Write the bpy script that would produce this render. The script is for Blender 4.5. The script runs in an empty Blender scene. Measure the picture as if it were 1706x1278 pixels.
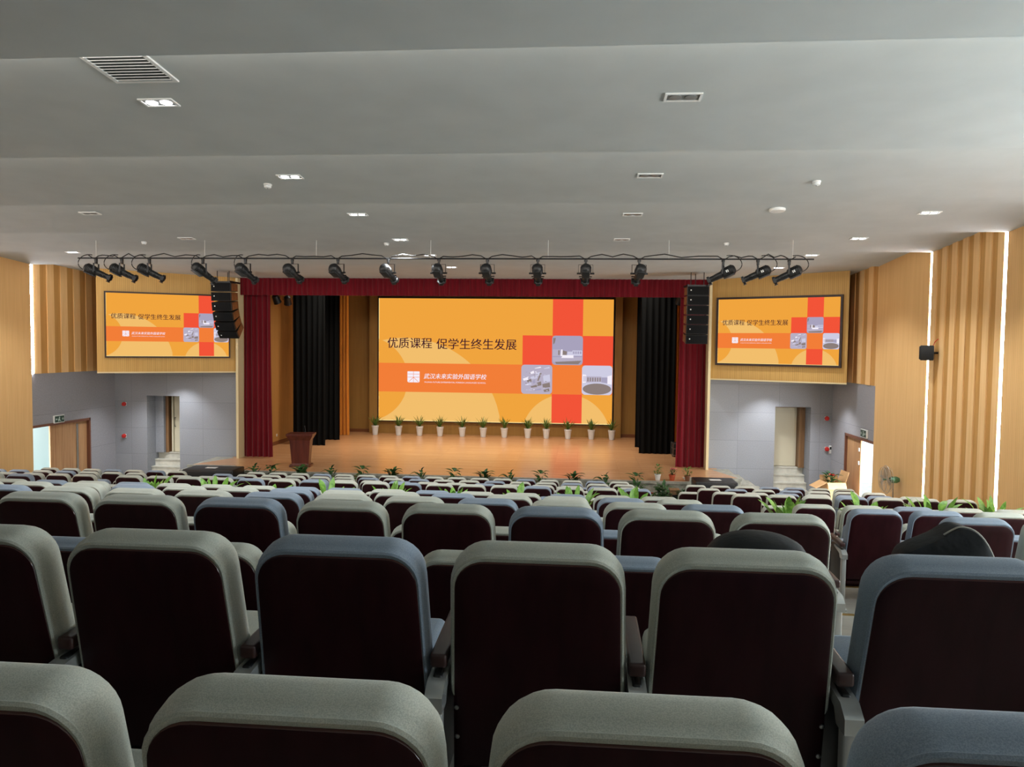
import bpy, bmesh, math, random
from math import sin, cos, tan, pi, radians as rad, atan2, sqrt
from mathutils import Matrix, Vector

sc = bpy.context.scene
COL = sc.collection
# ------------------------------------------------------------------ camera
FPX, W, H = 1290.0, 1706.0, 1278.0
EYE = Vector((0, 0, 4.5))
CAMROT = (Matrix.Rotation(rad(4.95), 4, 'Z') @ Matrix.Rotation(rad(90 - 2.84), 4, 'X') @ Matrix.Rotation(rad(0.65), 4, 'Z'))
cd = bpy.data.cameras.new('camera'); cd.sensor_fit = 'HORIZONTAL'; cd.sensor_width = 36.0
cd.lens = 36.0 * FPX / W; cd.clip_start = 0.05; cd.clip_end = 300
cam = bpy.data.objects.new('camera', cd); COL.objects.link(cam)
cam.matrix_world = Matrix.Translation(EYE) @ CAMROT
sc.camera = cam
# ------------------------------------------------------------------ light, exposure
sc.view_settings.view_transform = 'Standard'
sc.view_settings.look = 'None'
sc.view_settings.gamma = 1.0
sc.view_settings.exposure = 0.0
sc.view_settings.use_curve_mapping = False
wd = bpy.data.worlds.new('daylight'); sc.world = wd; wd.use_nodes = True
wd.node_tree.nodes['Background'].inputs[0].default_value = (0.80, 0.93, 1.0, 1)
wd.node_tree.nodes['Background'].inputs[1].default_value = 2.2

def area(name, loc, rot, sx, sy, power, color=(1, 1, 1), portal=False, spread=None):
    l = bpy.data.lights.new(name, 'AREA'); l.shape = 'RECTANGLE'; l.size = sx; l.size_y = sy
    l.energy = power; l.color = color
    if spread: l.spread = spread
    if portal: l.cycles.is_portal = True
    o = bpy.data.objects.new(name, l); COL.objects.link(o); o.location = loc; o.rotation_euler = rot
    return o
# daylight through the windows of the side wall behind the camera's shoulder, and through the open side doors
WINDOWS = [(0.2, 2.2), (3.2, 5.0), (6.0, 7.8)]
WZ0, WZ1 = 3.8, 5.6
for a_, b_ in WINDOWS:
    area('window_daylight', (7.12, (a_ + b_) / 2, (WZ0 + WZ1) / 2), (0, rad(90), 0), WZ1 - WZ0, b_ - a_, 160, (0.80, 0.94, 1.0))
area('door_daylight', (7.9, 20.6, 1.05), (0, rad(90), 0), 2.0, 1.5, 220, (0.9, 0.97, 1.0))
area('door_daylight', (-15.3, 20.2, 1.05), (0, rad(-90), 0), 2.0, 1.0, 60, (0.9, 0.97, 1.0))
area('corridor_light', (-16.2, 21.0, 3.0), (0, 0, 0), 0.6, 3.0, 130, (0.93, 1.0, 1.0))  # unseen fill lamp added to brighten the corridor beyond the doorway
# stage border lights hung out of sight above the valance, and recessed front-of-stage ceiling lights
area('stage_border_light', (-3.4, 26.2, 7.3), (rad(8), 0, 0), 12.0, 0.6, 330, (1.0, 0.90, 0.78), spread=rad(95))
area('stage_border_light', (-3.4, 29.0, 7.3), (rad(10), 0, 0), 11.0, 0.5, 60, (1.0, 0.88, 0.74), spread=rad(95))

# cove lights tucked behind each ceiling step, and soffit lights over the backstage doors
for y_ in (5.3, 8.15, 11.0, 13.85, 16.7, 19.55):
    area('cove_light', (-3.7, y_ + 0.06, 6.62), (rad(80), 0, 0), 20.0, 0.06, 70, (1.0, 0.96, 0.88))
def soffit(x, y, power):
    l = bpy.data.lights.new('soffit_light', 'SPOT'); l.energy = power; l.spot_size = rad(110); l.spot_blend = 0.8; l.shadow_soft_size = 0.08; l.color = (0.93, 0.96, 1.0)
    o = bpy.data.objects.new('soffit_light', l); COL.objects.link(o); o.location = (x, y, 3.5)
for x_, y_ in ((-12.6, 23.1), (-13.6, 22.6), (5.6, 23.1), (6.7, 22.4)): soffit(x_, y_, 170)

# ------------------------------------------------------------------ helpers
def ray(px, py):
    d = Vector(((px - W / 2) / FPX, -(py - H / 2) / FPX, -1.0))
    return (CAMROT.to_3x3() @ d)
def at(px, py, Y):
    d = ray(px, py); return EYE + d * (Y / d.y)
def atz(px, py, z):
    d = ray(px, py); return EYE + d * ((z - EYE.z) / d.z)
def atx(px, py, X):
    d = ray(px, py); return EYE + d * (X / d.x)

def lin(c):
    return tuple((v / 255 / 12.92) if v / 255 <= 0.04045 else ((v / 255 + 0.055) / 1.055) ** 2.4 for v in c) + (1,)

class MB:
    def __init__(s):
        s.v = []; s.f = []; s.m = []
    def add(s, vs, fs, mi=0, M=None):
        n = len(s.v)
        for p in vs:
            p = Vector(p)
            s.v.append(tuple(M @ p) if M is not None else tuple(p))
        for f in fs:
            s.f.append([i + n for i in f]); s.m.append(mi)
        return s
    def box(s, x0, x1, y0, y1, z0, z1, mi=0, M=None):
        vs = [(x, y, z) for z in (z0, z1) for y in (y0, y1) for x in (x0, x1)]
        return s.add(vs, [(0, 2, 3, 1), (4, 5, 7, 6), (0, 1, 5, 4), (2, 6, 7, 3), (0, 4, 6, 2), (1, 3, 7, 5)], mi, M)
    def rbox(s, x0, x1, y0, y1, z0, z1, r, mi=0, M=None):
        """box with chamfered-round edges made by lofting inset rings along z"""
        rings = []
        for k in range(4):
            a = k / 3 * pi / 2
            rings.append((z0 + r - r * cos(a) * 1.0 if k < 3 else z0 + r, r - r * sin(a)))
        rings2 = [(z1 - (z - z0), i) for z, i in reversed(rings)]
        L = []
        for z, i in rings + rings2:
            L.append([(x, y, z) for x, y in rrect(x0 + i, x1 - i, y0 + i, y1 - i, max(r - i, 0.0005) + 0.0, 3)])
        return s.loft(L, True, True, mi, M)
    def loft(s, rings, cap0=True, cap1=True, mi=0, M=None, closed=True):
        n = len(rings[0]); vs = [p for r in rings for p in r]; fs = []
        for i in range(len(rings) - 1):
            for j in range(n if closed else n - 1):
                k = (j + 1) % n
                fs.append((i * n + j, i * n + k, (i + 1) * n + k, (i + 1) * n + j))
        if cap0: fs.append(tuple(reversed(range(n))))
        if cap1: fs.append(tuple(range((len(rings) - 1) * n, len(rings) * n)))
        return s.add(vs, fs, mi, M)
    def lathe(s, prof, n=20, mi=0, M=None, cap0=True, cap1=True):
        return s.loft([[(r * cos(2 * pi * j / n), r * sin(2 * pi * j / n), z) for j in range(n)] for r, z in prof], cap0, cap1, mi, M)
    def tube(s, pts, r, n=8, mi=0, M=None, caps=True):
        pts = [Vector(p) for p in pts]; rings = []
        up = Vector((0, 0, 1))
        for i, p in enumerate(pts):
            t = (pts[min(i + 1, len(pts) - 1)] - pts[max(i - 1, 0)]).normalized()
            a = t.cross(up)
            if a.length < 0.05: a = t.cross(Vector((1, 0, 0)))
            a.normalize(); b = t.cross(a)
            rr = r[i] if isinstance(r, (list, tuple)) else r
            rings.append([tuple(p + (a * cos(2 * pi * j / n) + b * sin(2 * pi * j / n)) * rr) for j in range(n)])
        return s.loft(rings, caps, caps, mi, M)
    def prism(s, poly, z0, z1, mi=0, M=None):
        n = len(poly)
        return s.loft([[(x, y, z0) for x, y in poly], [(x, y, z1) for x, y in poly]], True, True, mi, M)
    def poly(s, pts, mi=0, M=None):
        return s.add(pts, [tuple(range(len(pts)))], mi, M)
    def build(s, name, mats, parent=None, smooth=False, fix=True, angle=40):
        me = bpy.data.meshes.new(name)
        me.from_pydata(s.v, [], s.f)
        for m in (mats if isinstance(mats, (list, tuple)) else [mats]): me.materials.append(m)
        me.polygons.foreach_set('material_index', s.m)
        if fix:
            bm = bmesh.new(); bm.from_mesh(me)
            bmesh.ops.recalc_face_normals(bm, faces=bm.faces[:])
            bm.to_mesh(me); bm.free()
        if smooth:
            me.polygons.foreach_set('use_smooth', [True] * len(me.polygons))
            try: me.set_sharp_from_angle(angle=rad(angle))
            except Exception: pass
        me.update()
        o = bpy.data.objects.new(name, me); COL.objects.link(o)
        if parent is not None: o.parent = parent
        return o

def rrect(x0, x1, y0, y1, r, n=6):
    """rounded rectangle, r is one radius or (bottom, top)"""
    rb, rt = r if isinstance(r, tuple) else (r, r)
    out = []
    for cx, cy, a0, q in ((x1 - rb, y0 + rb, -90, rb), (x1 - rt, y1 - rt, 0, rt), (x0 + rt, y1 - rt, 90, rt), (x0 + rb, y0 + rb, 180, rb)):
        for k in range(n + 1):
            a = rad(a0 + 90 * k / n); out.append((cx + q * cos(a), cy + q * sin(a)))
    return out

def tag(o, label=None, cat=None, group=None, kind=None):
    if label: o['label'] = label
    if cat: o['category'] = cat
    if group: o['group'] = group
    if kind: o['kind'] = kind
    return o
def empty(name, loc, rz=0, label=None, cat=None, group=None):
    o = bpy.data.objects.new(name, None); COL.objects.link(o); o.location = loc; o.rotation_euler = (0, 0, rz)
    o.empty_display_size = 0.1
    return tag(o, label, cat, group)
KIDS = {}
def kids(o):
    return KIDS.get(o.name) if o.name in KIDS else list(o.children)
def dup(root, loc, rz=0, label=None, group=None, cat=None):
    r = root.copy(); COL.objects.link(r); r.location = loc; r.rotation_euler = (0, 0, rz)
    tag(r, label, cat, group)
    for ch in kids(root):
        c = ch.copy(); COL.objects.link(c); c.parent = r
        for g in kids(ch):
            d = g.copy(); COL.objects.link(d); d.parent = c
    return r
def proto_done(root):
    KIDS[root.name] = list(root.children)
    for c in root.children: KIDS[c.name] = list(c.children)
def struct(o, label=None):
    o['kind'] = 'structure'
    if label: o['label'] = label
    return o
ORD = ['first', 'second', 'third', 'fourth', 'fifth', 'sixth', 'seventh', 'eighth', 'ninth', 'tenth', 'eleventh', 'twelfth',
       'thirteenth', 'fourteenth', 'fifteenth', 'sixteenth', 'seventeenth', 'eighteenth']

# ------------------------------------------------------------------ materials
def mat(name, rgb, rough=0.6, metal=0.0, spec=0.5, emit=None, est=1.0, coat=0.0):
    m = bpy.data.materials.new(name); m.use_nodes = True
    b = m.node_tree.nodes['Principled BSDF']
    b.inputs['Base Color'].default_value = lin(rgb) if max(rgb) > 1.001 else tuple(rgb) + (1,)
    b.inputs['Roughness'].default_value = rough; b.inputs['Metallic'].default_value = metal
    b.inputs['Specular IOR Level'].default_value = spec
    b.inputs['Coat Weight'].default_value = coat
    if emit:
        b.inputs['Emission Color'].default_value = lin(emit); b.inputs['Emission Strength'].default_value = est
    return m
def nodes(m):
    nt = m.node_tree; return nt, nt.nodes, nt.links, nt.nodes['Principled BSDF']
def mapping(nt, scale=(1, 1, 1), coord='Object', rot=(0, 0, 0)):
    t = nt.nodes.new('ShaderNodeTexCoord'); mp = nt.nodes.new('ShaderNodeMapping')
    mp.inputs['Scale'].default_value = scale; mp.inputs['Rotation'].default_value = rot
    nt.links.new(t.outputs[coord], mp.inputs['Vector']); return mp.outputs['Vector']
def noisy(m, c1, c2, scale=(5, 5, 5), detail=4, lo=0.35, hi=0.65, bump=0.0, bscale=None, bdist=0.002):
    nt, N, L, b = nodes(m)
    v = mapping(nt, scale)
    n = N.new('ShaderNodeTexNoise'); n.inputs['Scale'].default_value = 1.0; n.inputs['Detail'].default_value = detail
    L.new(v, n.inputs['Vector'])
    r = N.new('ShaderNodeValToRGB'); r.color_ramp.elements[0].position = lo; r.color_ramp.elements[1].position = hi
    r.color_ramp.elements[0].color = lin(c1); r.color_ramp.elements[1].color = lin(c2)
    L.new(n.outputs['Fac'], r.inputs['Fac']); L.new(r.outputs['Color'], b.inputs['Base Color'])
    if bump:
        n2 = n
        if bscale:
            v2 = mapping(nt, bscale); n2 = N.new('ShaderNodeTexNoise'); n2.inputs['Scale'].default_value = 1.0
            n2.inputs['Detail'].default_value = 2; L.new(v2, n2.inputs['Vector'])
        bp = N.new('ShaderNodeBump'); bp.inputs['Strength'].default_value = bump; bp.inputs['Distance'].default_value = bdist
        L.new(n2.outputs['Fac'], bp.inputs['Height']); L.new(bp.outputs['Normal'], b.inputs['Normal'])
    return m
def fabric(name, c1, c2):
    m = mat(name, c1, 0.95, spec=0.15)
    noisy(m, c1, c2, (420, 420, 420), 2, 0.38, 0.62, 0.25, None, 0.0008)
    nodes(m)[3].inputs['Sheen Weight'].default_value = 0.12
    return m
def grooved(name, c1, c2, period, axis='X', groove=None, rough=0.5):
    """wood veneer with fine vertical grooves along world axis"""
    m = mat(name, c1, rough, spec=0.3); nt, N, L, b = nodes(m)
    v = mapping(nt, (1, 1, 1))
    n = N.new('ShaderNodeTexNoise'); v2 = mapping(nt, (14, 14, 0.7)); L.new(v2, n.inputs['Vector']); n.inputs['Scale'].default_value = 1.0
    n.inputs['Detail'].default_value = 4
    r = N.new('ShaderNodeValToRGB'); r.color_ramp.elements[0].position = 0.3; r.color_ramp.elements[1].position = 0.7
    r.color_ramp.elements[0].color = lin(c1); r.color_ramp.elements[1].color = lin(c2)
    L.new(n.outputs['Fac'], r.inputs['Fac'])
    w = N.new('ShaderNodeTexWave'); w.wave_type = 'BANDS'; w.bands_direction = axis; w.inputs['Scale'].default_value = 0.314 / period * 1.0
    L.new(v, w.inputs['Vector'])
    rr = N.new('ShaderNodeValToRGB'); rr.color_ramp.elements[0].position = 0.0; rr.color_ramp.elements[1].position = 0.14
    g = groove if groove is not None else 0.72
    rr.color_ramp.elements[0].color = (g, g, g, 1); rr.color_ramp.elements[1].color = (1, 1, 1, 1)
    L.new(w.outputs['Fac'], rr.inputs['Fac'])
    mx = N.new('ShaderNodeMixRGB'); mx.blend_type = 'MULTIPLY'; mx.inputs[0].default_value = 1.0
    L.new(r.outputs['Color'], mx.inputs[1]); L.new(rr.outputs['Color'], mx.inputs[2]); L.new(mx.outputs[0], b.inputs['Base Color'])
    bp = N.new('ShaderNodeBump'); bp.inputs['Strength'].default_value = 0.35; bp.inputs['Distance'].default_value = 0.004
    L.new(rr.outputs['Color'], bp.inputs['Height']); L.new(bp.outputs['Normal'], b.inputs['Normal'])
    return m
def tiles(name, c1, c2, cm, tw, th, mortar=0.006, rough=0.9, rot=(0, 0, 0), offset=0.0, fine=None, spec=0.3, fsc=(160, 160, 160)):
    m = mat(name, c1, rough, spec=spec); nt, N, L, b = nodes(m)
    v = mapping(nt, (1, 1, 1), rot=rot)
    br = N.new('ShaderNodeTexBrick'); br.offset = offset; br.squash = 1.0
    br.inputs['Color1'].default_value = lin(c1); br.inputs['Color2'].default_value = lin(c2); br.inputs['Mortar'].default_value = lin(cm)
    br.inputs['Scale'].default_value = 1.0; br.inputs['Mortar Size'].default_value = mortar; br.inputs['Mortar Smooth'].default_value = 0.3
    br.inputs['Brick Width'].default_value = tw; br.inputs['Row Height'].default_value = th
    L.new(v, br.inputs['Vector'])
    src = br.outputs['Color']
    if fine:
        n = N.new('ShaderNodeTexNoise'); v2 = mapping(nt, fsc); L.new(v2, n.inputs['Vector']); n.inputs['Scale'].default_value = 1.0
        n.inputs['Detail'].default_value = 4
        r = N.new('ShaderNodeValToRGB'); r.color_ramp.elements[0].position = 0.3; r.color_ramp.elements[1].position = 0.7
        r.color_ramp.elements[0].color = (fine, fine, fine, 1); r.color_ramp.elements[1].color = (1, 1, 1, 1)
        L.new(n.outputs['Fac'], r.inputs['Fac'])
        mx = N.new('ShaderNodeMixRGB'); mx.blend_type = 'MULTIPLY'; mx.inputs[0].default_value = 1.0
        L.new(src, mx.inputs[1]); L.new(r.outputs['Color'], mx.inputs[2]); src = mx.outputs[0]
    L.new(src, b.inputs['Base Color'])
    return m

M = {}
M['ceil'] = noisy(mat('white_ceiling_paint', (205, 206, 203), 0.9, spec=0.2), (180, 185, 184), (185, 190, 189), (2, 2, 2))
M['wallpaint'] = mat('plain_paint', (150, 145, 135), 0.9)
M['floor'] = tiles('grey_stone_tiles', (176, 172, 162), (166, 162, 152), (120, 115, 104), 0.6, 0.6, 0.004, 0.35, fine=0.86, fsc=(6, 30, 6))
M['nosing'] = mat('brass_nosing', (200, 165, 95), 0.3, 0.9)
M['plainwood_side'] = grooved('maple_slats_side', (226, 180, 120), (234, 190, 130), 0.055, 'Y', 0.86)
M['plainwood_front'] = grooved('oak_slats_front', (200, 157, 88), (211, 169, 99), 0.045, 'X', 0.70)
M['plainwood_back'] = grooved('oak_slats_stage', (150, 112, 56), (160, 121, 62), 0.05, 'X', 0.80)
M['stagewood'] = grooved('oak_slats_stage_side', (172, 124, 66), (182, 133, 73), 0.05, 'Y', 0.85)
M['stripe_light'] = noisy(mat('light_maple_board', (216, 168, 108), 0.5, spec=0.3), (232, 188, 128), (240, 198, 142), (12, 12, 0.8))
M['stripe_dark'] = noisy(mat('dark_maple_board', (186, 136, 70), 0.5, spec=0.3), (192, 143, 80), (203, 155, 92), (12, 12, 0.8))
M['felt_y'] = tiles('grey_felt_panels', (155, 157, 163), (149, 151, 157), (132, 134, 140), 1.2, 0.85, 0.006, 0.95, rot=(rad(90), 0, 0), fine=0.80, fsc=(45, 45, 45))
M['felt_x'] = tiles('grey_felt_side_panels', (158, 157, 162), (152, 151, 156), (132, 132, 137), 1.2, 0.85, 0.006, 0.95, rot=(rad(90), 0, rad(90)), fine=0.80, fsc=(45, 45, 45))
M['trimcream'] = mat('cream_trim', (222, 205, 160), 0.5)
M['stage'] = tiles('stage_planks', (206, 158, 114), (194, 145, 101), (150, 106, 70), 1.9, 0.09, 0.002, 0.24, offset=0.37, fine=0.80, fsc=(1.2, 30, 30))
M['stone'] = noisy(mat('stage_stone', (150, 148, 136), 0.5), (132, 131, 120), (164, 161, 147), (9, 9, 9))
M['stairs'] = noisy(mat('pale_stair_stone', (200, 198, 185), 0.5), (190, 188, 176), (210, 207, 195), (6, 6, 6))
M['baseb'] = mat('dark_wood_baseboard', (120, 72, 40), 0.4)
M['black'] = mat('black_backing', (14, 14, 15), 0.8)
M['led'] = mat('led_tube', (255, 255, 255), 0.5, emit=(244, 246, 255), est=30.0)
M['chan'] = mat('led_channel', (210, 205, 195), 0.5)
def curtain_mat(name, c1, c2, sheen=0.2):
    m = mat(name, c1, 0.85, spec=0.15); noisy(m, c1, c2, (30, 30, 1.2)); nodes(m)[3].inputs['Sheen Weight'].default_value = sheen
    return m
M['red'] = curtain_mat('red_velvet', (96, 6, 19), (114, 10, 26))
M['blackvel'] = curtain_mat('black_velvet', (8, 9, 9), (12, 13, 13), 0.0)
M['orangecloth'] = curtain_mat('amber_drape', (196, 120, 36), (212, 136, 48))
M['doorwood'] = noisy(mat('brown_door_veneer', (172, 128, 88), 0.45), (160, 116, 78), (184, 142, 100), (16, 16, 0.8))
M['doorframe'] = mat('reddish_door_frame', (112, 70, 52), 0.5)
M['creamdoor'] = mat('cream_door', (214, 206, 180), 0.5)
M['browndoorframe'] = noisy(mat('brown_jamb', (132, 96, 62), 0.5), (122, 88, 56), (140, 104, 68), (16, 16, 0.8))
M['white'] = mat('white_plastic', (225, 225, 222), 0.5)
M['metal'] = mat('brushed_steel', (176, 176, 174), 0.32, 1.0)
M['alu'] = mat('aluminium_leg', (186, 186, 182), 0.42, 0.35)
M['blackmetal'] = mat('black_metal', (20, 20, 21), 0.42)
M['blackplastic'] = mat('black_plastic', (16, 16, 17), 0.45)
M['redplastic'] = mat('red_plastic', (190, 34, 30), 0.45)
# seats
M['shell'] = noisy(mat('dark_mahogany_ply', (42, 11, 16), 0.38, spec=0.18), (38, 8, 13), (46, 14, 19), (20, 20, 1.5))
M['shelledge'] = mat('mahogany_edge', (84, 50, 46), 0.2, spec=0.8)  # lighter brown bevel, colour raised further to paint in its glossy rim highlight
M['fab_grey'] = fabric('warm_grey_fabric', (168, 171, 160), (192, 194, 182))
M['fab_blue'] = fabric('slate_blue_fabric', (124, 136, 150), (146, 158, 172))
M['armwood'] = noisy(mat('armrest_wood', (62, 38, 36), 0.3, spec=0.6), (56, 33, 31), (68, 43, 40), (20, 2, 20))
M['chrome'] = mat('polished_bracket', (205, 205, 202), 0.22, 0.6)
# plants
def leafmat(name, c1, c2, rough=0.45):
    return noisy(mat(name, c1, rough), c1, c2, (18, 18, 18))
M['leaf_bright'] = leafmat('bright_leaf', (84, 136, 40), (132, 178, 72))
M['leaf_dark'] = leafmat('dark_leaf', (26, 60, 24), (48, 88, 36))
M['leaf_mid'] = leafmat('mid_leaf', (62, 96, 34), (106, 134, 56))
M['petal_pink'] = leafmat('pink_petal', (236, 96, 104), (246, 140, 140))
M['petal_red'] = leafmat('red_petal', (196, 30, 40), (224, 60, 60))
M['soil'] = mat('soil', (50, 36, 26), 0.95)
M['terracotta'] = mat('terracotta', (176, 74, 36), 0.7)
M['brownpot'] = mat('brown_pot', (128, 80, 52), 0.7)
M['potwhite'] = mat('white_pot', (214, 214, 210), 0.4)
M['cardboard'] = noisy(mat('cardboard', (190, 148, 100), 0.85), (182, 140, 92), (200, 158, 110), (3, 3, 3))
M['podium'] = noisy(mat('podium_mahogany', (84, 36, 26), 0.35, spec=0.5), (74, 30, 22), (94, 42, 30), (14, 14, 1))

# ------------------------------------------------------------------ room shell
DK = [2.14, 4.02, 5.93, 7.82, 9.73, None, 13.47, 15.34, 17.21, 19.08]
HK = [0.552, 0.84, 1.188, 1.525, 1.87, None, 2.46, 2.78, 3.055, 3.32]
FZ = [4.5 - h - 1.0 if h else None for h in HK]
XR, XL = 7.2, -14.6           # side walls
XR2, XL2 = 7.55, -14.95         # recessed door walls
YE, YF = 19.5, 23.8            # end of side walls, front wall plane
fl = MB(); ns = MB()
segs = [(-3.2, DK[0] + 0.58, FZ[0])]
for k in (1, 2, 3, 4): segs.append((DK[k - 1] + 0.58, DK[k] + 0.58, FZ[k]))
segs[-1] = (segs[-1][0], 11.55, FZ[4])
segs.append((11.55, 12.05, 1.34))
segs.append((12.05, DK[6] + 0.58, FZ[6]))
for k in (7, 8, 9): segs.append((DK[k - 1] + 0.58, DK[k] + 0.58, FZ[k]))
segs.append((DK[9] + 0.58, YF + 2.2, 0.0))
for i, (a, b, z) in enumerate(segs):
    fl.box(XL2 - 0.3, XR2 + 0.3, a, b, -0.4, z)
    if i < len(segs) - 1:
        ns.box(XL2, XR2, b - 0.035, b + 0.004, z - 0.03, z + 0.004)
struct(fl.build('floor', M['floor']), 'grey stone floor stepping down in broad tiers to the stage')
struct(ns.build('trim_1', M['nosing']), 'brass nosing along the edge of each floor tier')

# ceiling: saw-tooth panels stepping towards the stage
CE = [-3.2, -0.4, 2.45, 5.3, 8.15, 11.0, 13.85, 16.7, 19.55, YF + 0.1]
CLO, CHI = 6.5, 6.71
ce = MB()
for i in range(len(CE) - 1):
    a, b = CE[i], CE[i + 1]
    zb = CLO
    n = 24
    for j in range(n):
        x0 = XL2 - 0.2 + (XR2 - XL2 + 0.4) * j / n; x1 = XL2 - 0.2 + (XR2 - XL2 + 0.4) * (j + 1) / n
        ce.add([(x0, a, CHI), (x1, a, CHI), (x1, b, zb), (x0, b, zb), (x0, b, CHI), (x1, b, CHI)], [(0, 1, 2, 3), (3, 2, 5, 4)])
    
ce.box(XL2 - 0.3, XR2 + 0.3, -3.3, YF + 0.1, 7.05, 7.2)
struct(ce.build('ceiling', M['ceil'], fix=False), 'white stepped ceiling of broad sloping panels')
def ceil_z(y):
    for i in range(len(CE) - 1):
        if CE[i] <= y <= CE[i + 1]:
            t = (y - CE[i]) / (CE[i + 1] - CE[i]); return CHI + (CLO - CHI) * t
    return CLO
def ceil_at(px, py):
    z = 6.6
    for _ in range(6):
        p = atz(px, py, z); z = ceil_z(p.y)
    return p

# side walls in panels between light strips
def boards(mb, X, sgn, y0, y1, z0, z1, n):
    mb.box(min(X, X + sgn * 0.25), max(X, X + sgn * 0.25), y0, y1, z0, z1, 1)
    w = (y1 - y0) / (2 * n + 1)
    for i in range(n + 1):
        a = y0 + 2 * i * w
        mb.box(min(X, X - sgn * 0.025), max(X, X - sgn * 0.025), a, a + w, z0, z1, 0)
SG = 2.8
strips_r = [16.7, 13.9, 11.1]
GAP = 0.05
for side, X, sgn in (('right', XR, 1), ('left', XL, -1)):
    w = MB()
    lo = 0.0
    ys = [YE, 16.7, 13.9, 11.1]
    for i in range(3):
        y1, y0 = ys[i], ys[i + 1]
        y1 -= (GAP if i else 0); y0 += GAP
        if i == 1:
            boards(w, X, sgn, y0, y1, lo, 7.0, 6)
        else:
            w.box(min(X - sgn * 0.02, X + sgn * 0.25), max(X - sgn * 0.02, X + sgn * 0.25), y0, y1, lo, 7.0, 2)
    # backing behind the strips
    for y in ys[1:]:
        w.box(min(X + sgn * 0.06, X + sgn * 0.25), max(X + sgn * 0.06, X + sgn * 0.25), y - GAP, y + GAP, lo, 7.0, 3)
    # rear part of the wall, with window openings on the daylight side
    xa, xb = min(X, X + sgn * 0.25), max(X, X + sgn * 0.25)
    if side == 'right':
        cur = -3.2
        for a_, b_ in WINDOWS:
            w.box(xa, xb, cur, a_, 0, 7.0, 2); w.box(xa, xb, a_, b_, 0, WZ0, 2); w.box(xa, xb, a_, b_, WZ1, 7.0, 2); cur = b_
        w.box(xa, xb, cur, 11.1 - GAP, 0, 7.0, 2)
    else:
        w.box(xa, xb, -3.2, 11.1 - GAP, 0, 7.0, 2)
    # end face that closes the step to the recessed door wall
    w.box(min(X, X + sgn * 0.6), max(X, X + sgn * 0.6), YE - 0.15, YE - 0.001, 0, 7.0, 2)
    struct(w.build('wall_' + side, [M['stripe_light'], M['stripe_dark'], M['plainwood_side'], M['chan']]),
           'maple panelled side wall with bands of raised boards')
    for y in (16.7, 13.9, 11.1, 8.4, 5.5, 2.7):
        t = MB(); xx = X + sgn * (0.02 if y > 11 else -0.055)
        t.box(xx - 0.03, xx + 0.03, y - 0.034, y + 0.034, 0.2, 6.62)
        o = t.build('light_strip', M['led'])
        where = {16.7: 'behind the hung wall loudspeaker', 13.9: 'one back from the wall loudspeaker'}.get(y, '%s from the back' % ORD[{2.7: 0, 5.5: 1, 8.4: 2, 11.1: 3}.get(y, 4)])
        if side == 'right':
            tag(o, 'tall white light strip in the maple wall ' + where, 'light strip', 'light strips in the walls')
        else:
            tag(o, 'tall white light strip in the podium-side wall, %s from the back' % ORD[[2.7, 5.5, 8.4, 11.1, 13.9, 16.7].index(y)], 'light strip', 'light strips in the walls')
    # recessed wall: striped boards above, grey felt below, with a doorway
    X2 = XR2 if sgn > 0 else XL2
    xa, xb = min(X2, X2 + sgn * 0.25), max(X2, X2 + sgn * 0.25)
    u = MB()
    u_y0 = YE + (0.0 if sgn > 0 else 0.56)
    boards(u, X2, sgn, u_y0, YF, 3.56, 7.0, 6)
    dy0, dy1, dz = (19.75, 22.6, 2.12) if sgn > 0 else (19.6, 22.5, 2.12)
    u.box(xa, xb, YE - 0.15, dy0, 0, 3.56, 2); u.box(xa, xb, dy1, YF + 0.0, 0, 3.56, 2); u.box(xa, xb, dy0, dy1, dz, 3.56, 2)
    if sgn < 0: u.box(xa, xb, YE - 0.1, u_y0, 3.56, 7.0, 3)
    struct(u.build('wall_' + ('recess_right' if sgn > 0 else 'recess_left'), [M['stripe_light'], M['stripe_dark'], M['felt_x'], M['chan']]),
           'recessed wall with maple boards over grey felt panels and a doorway')
t = MB(); t.box(XL2 + 0.0, XL2 + 0.05, YE + 0.43, YE + 0.53, 3.57, 6.55)
tag(t.build('light_strip', M['led']), 'short white light strip above the open doorway, beside the striped boards', 'light strip', 'light strips in the walls')

rw = MB(); rw.box(XL2 - 0.3, XR2 + 0.3, -3.45, -3.2, 0, 7.1)
struct(rw.build('wall_back', M['wallpaint']))
# windows (side wall, behind the viewpoint)
for i, (a_, b_) in enumerate(WINDOWS):
    f = MB(); x0, x1 = XR + 0.08, XR + 0.16
    f.box(x0, x1, a_, b_, WZ0, WZ0 + 0.06); f.box(x0, x1, a_, b_, WZ1 - 0.06, WZ1)
    f.box(x0, x1, a_, a_ + 0.06, WZ0, WZ1); f.box(x0, x1, b_ - 0.06, b_, WZ0, WZ1); f.box(x0, x1, (a_ + b_) / 2 - 0.03, (a_ + b_) / 2 + 0.03, WZ0, WZ1)
    struct(f.build('window_%d' % (i + 1), M['white']))

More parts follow.
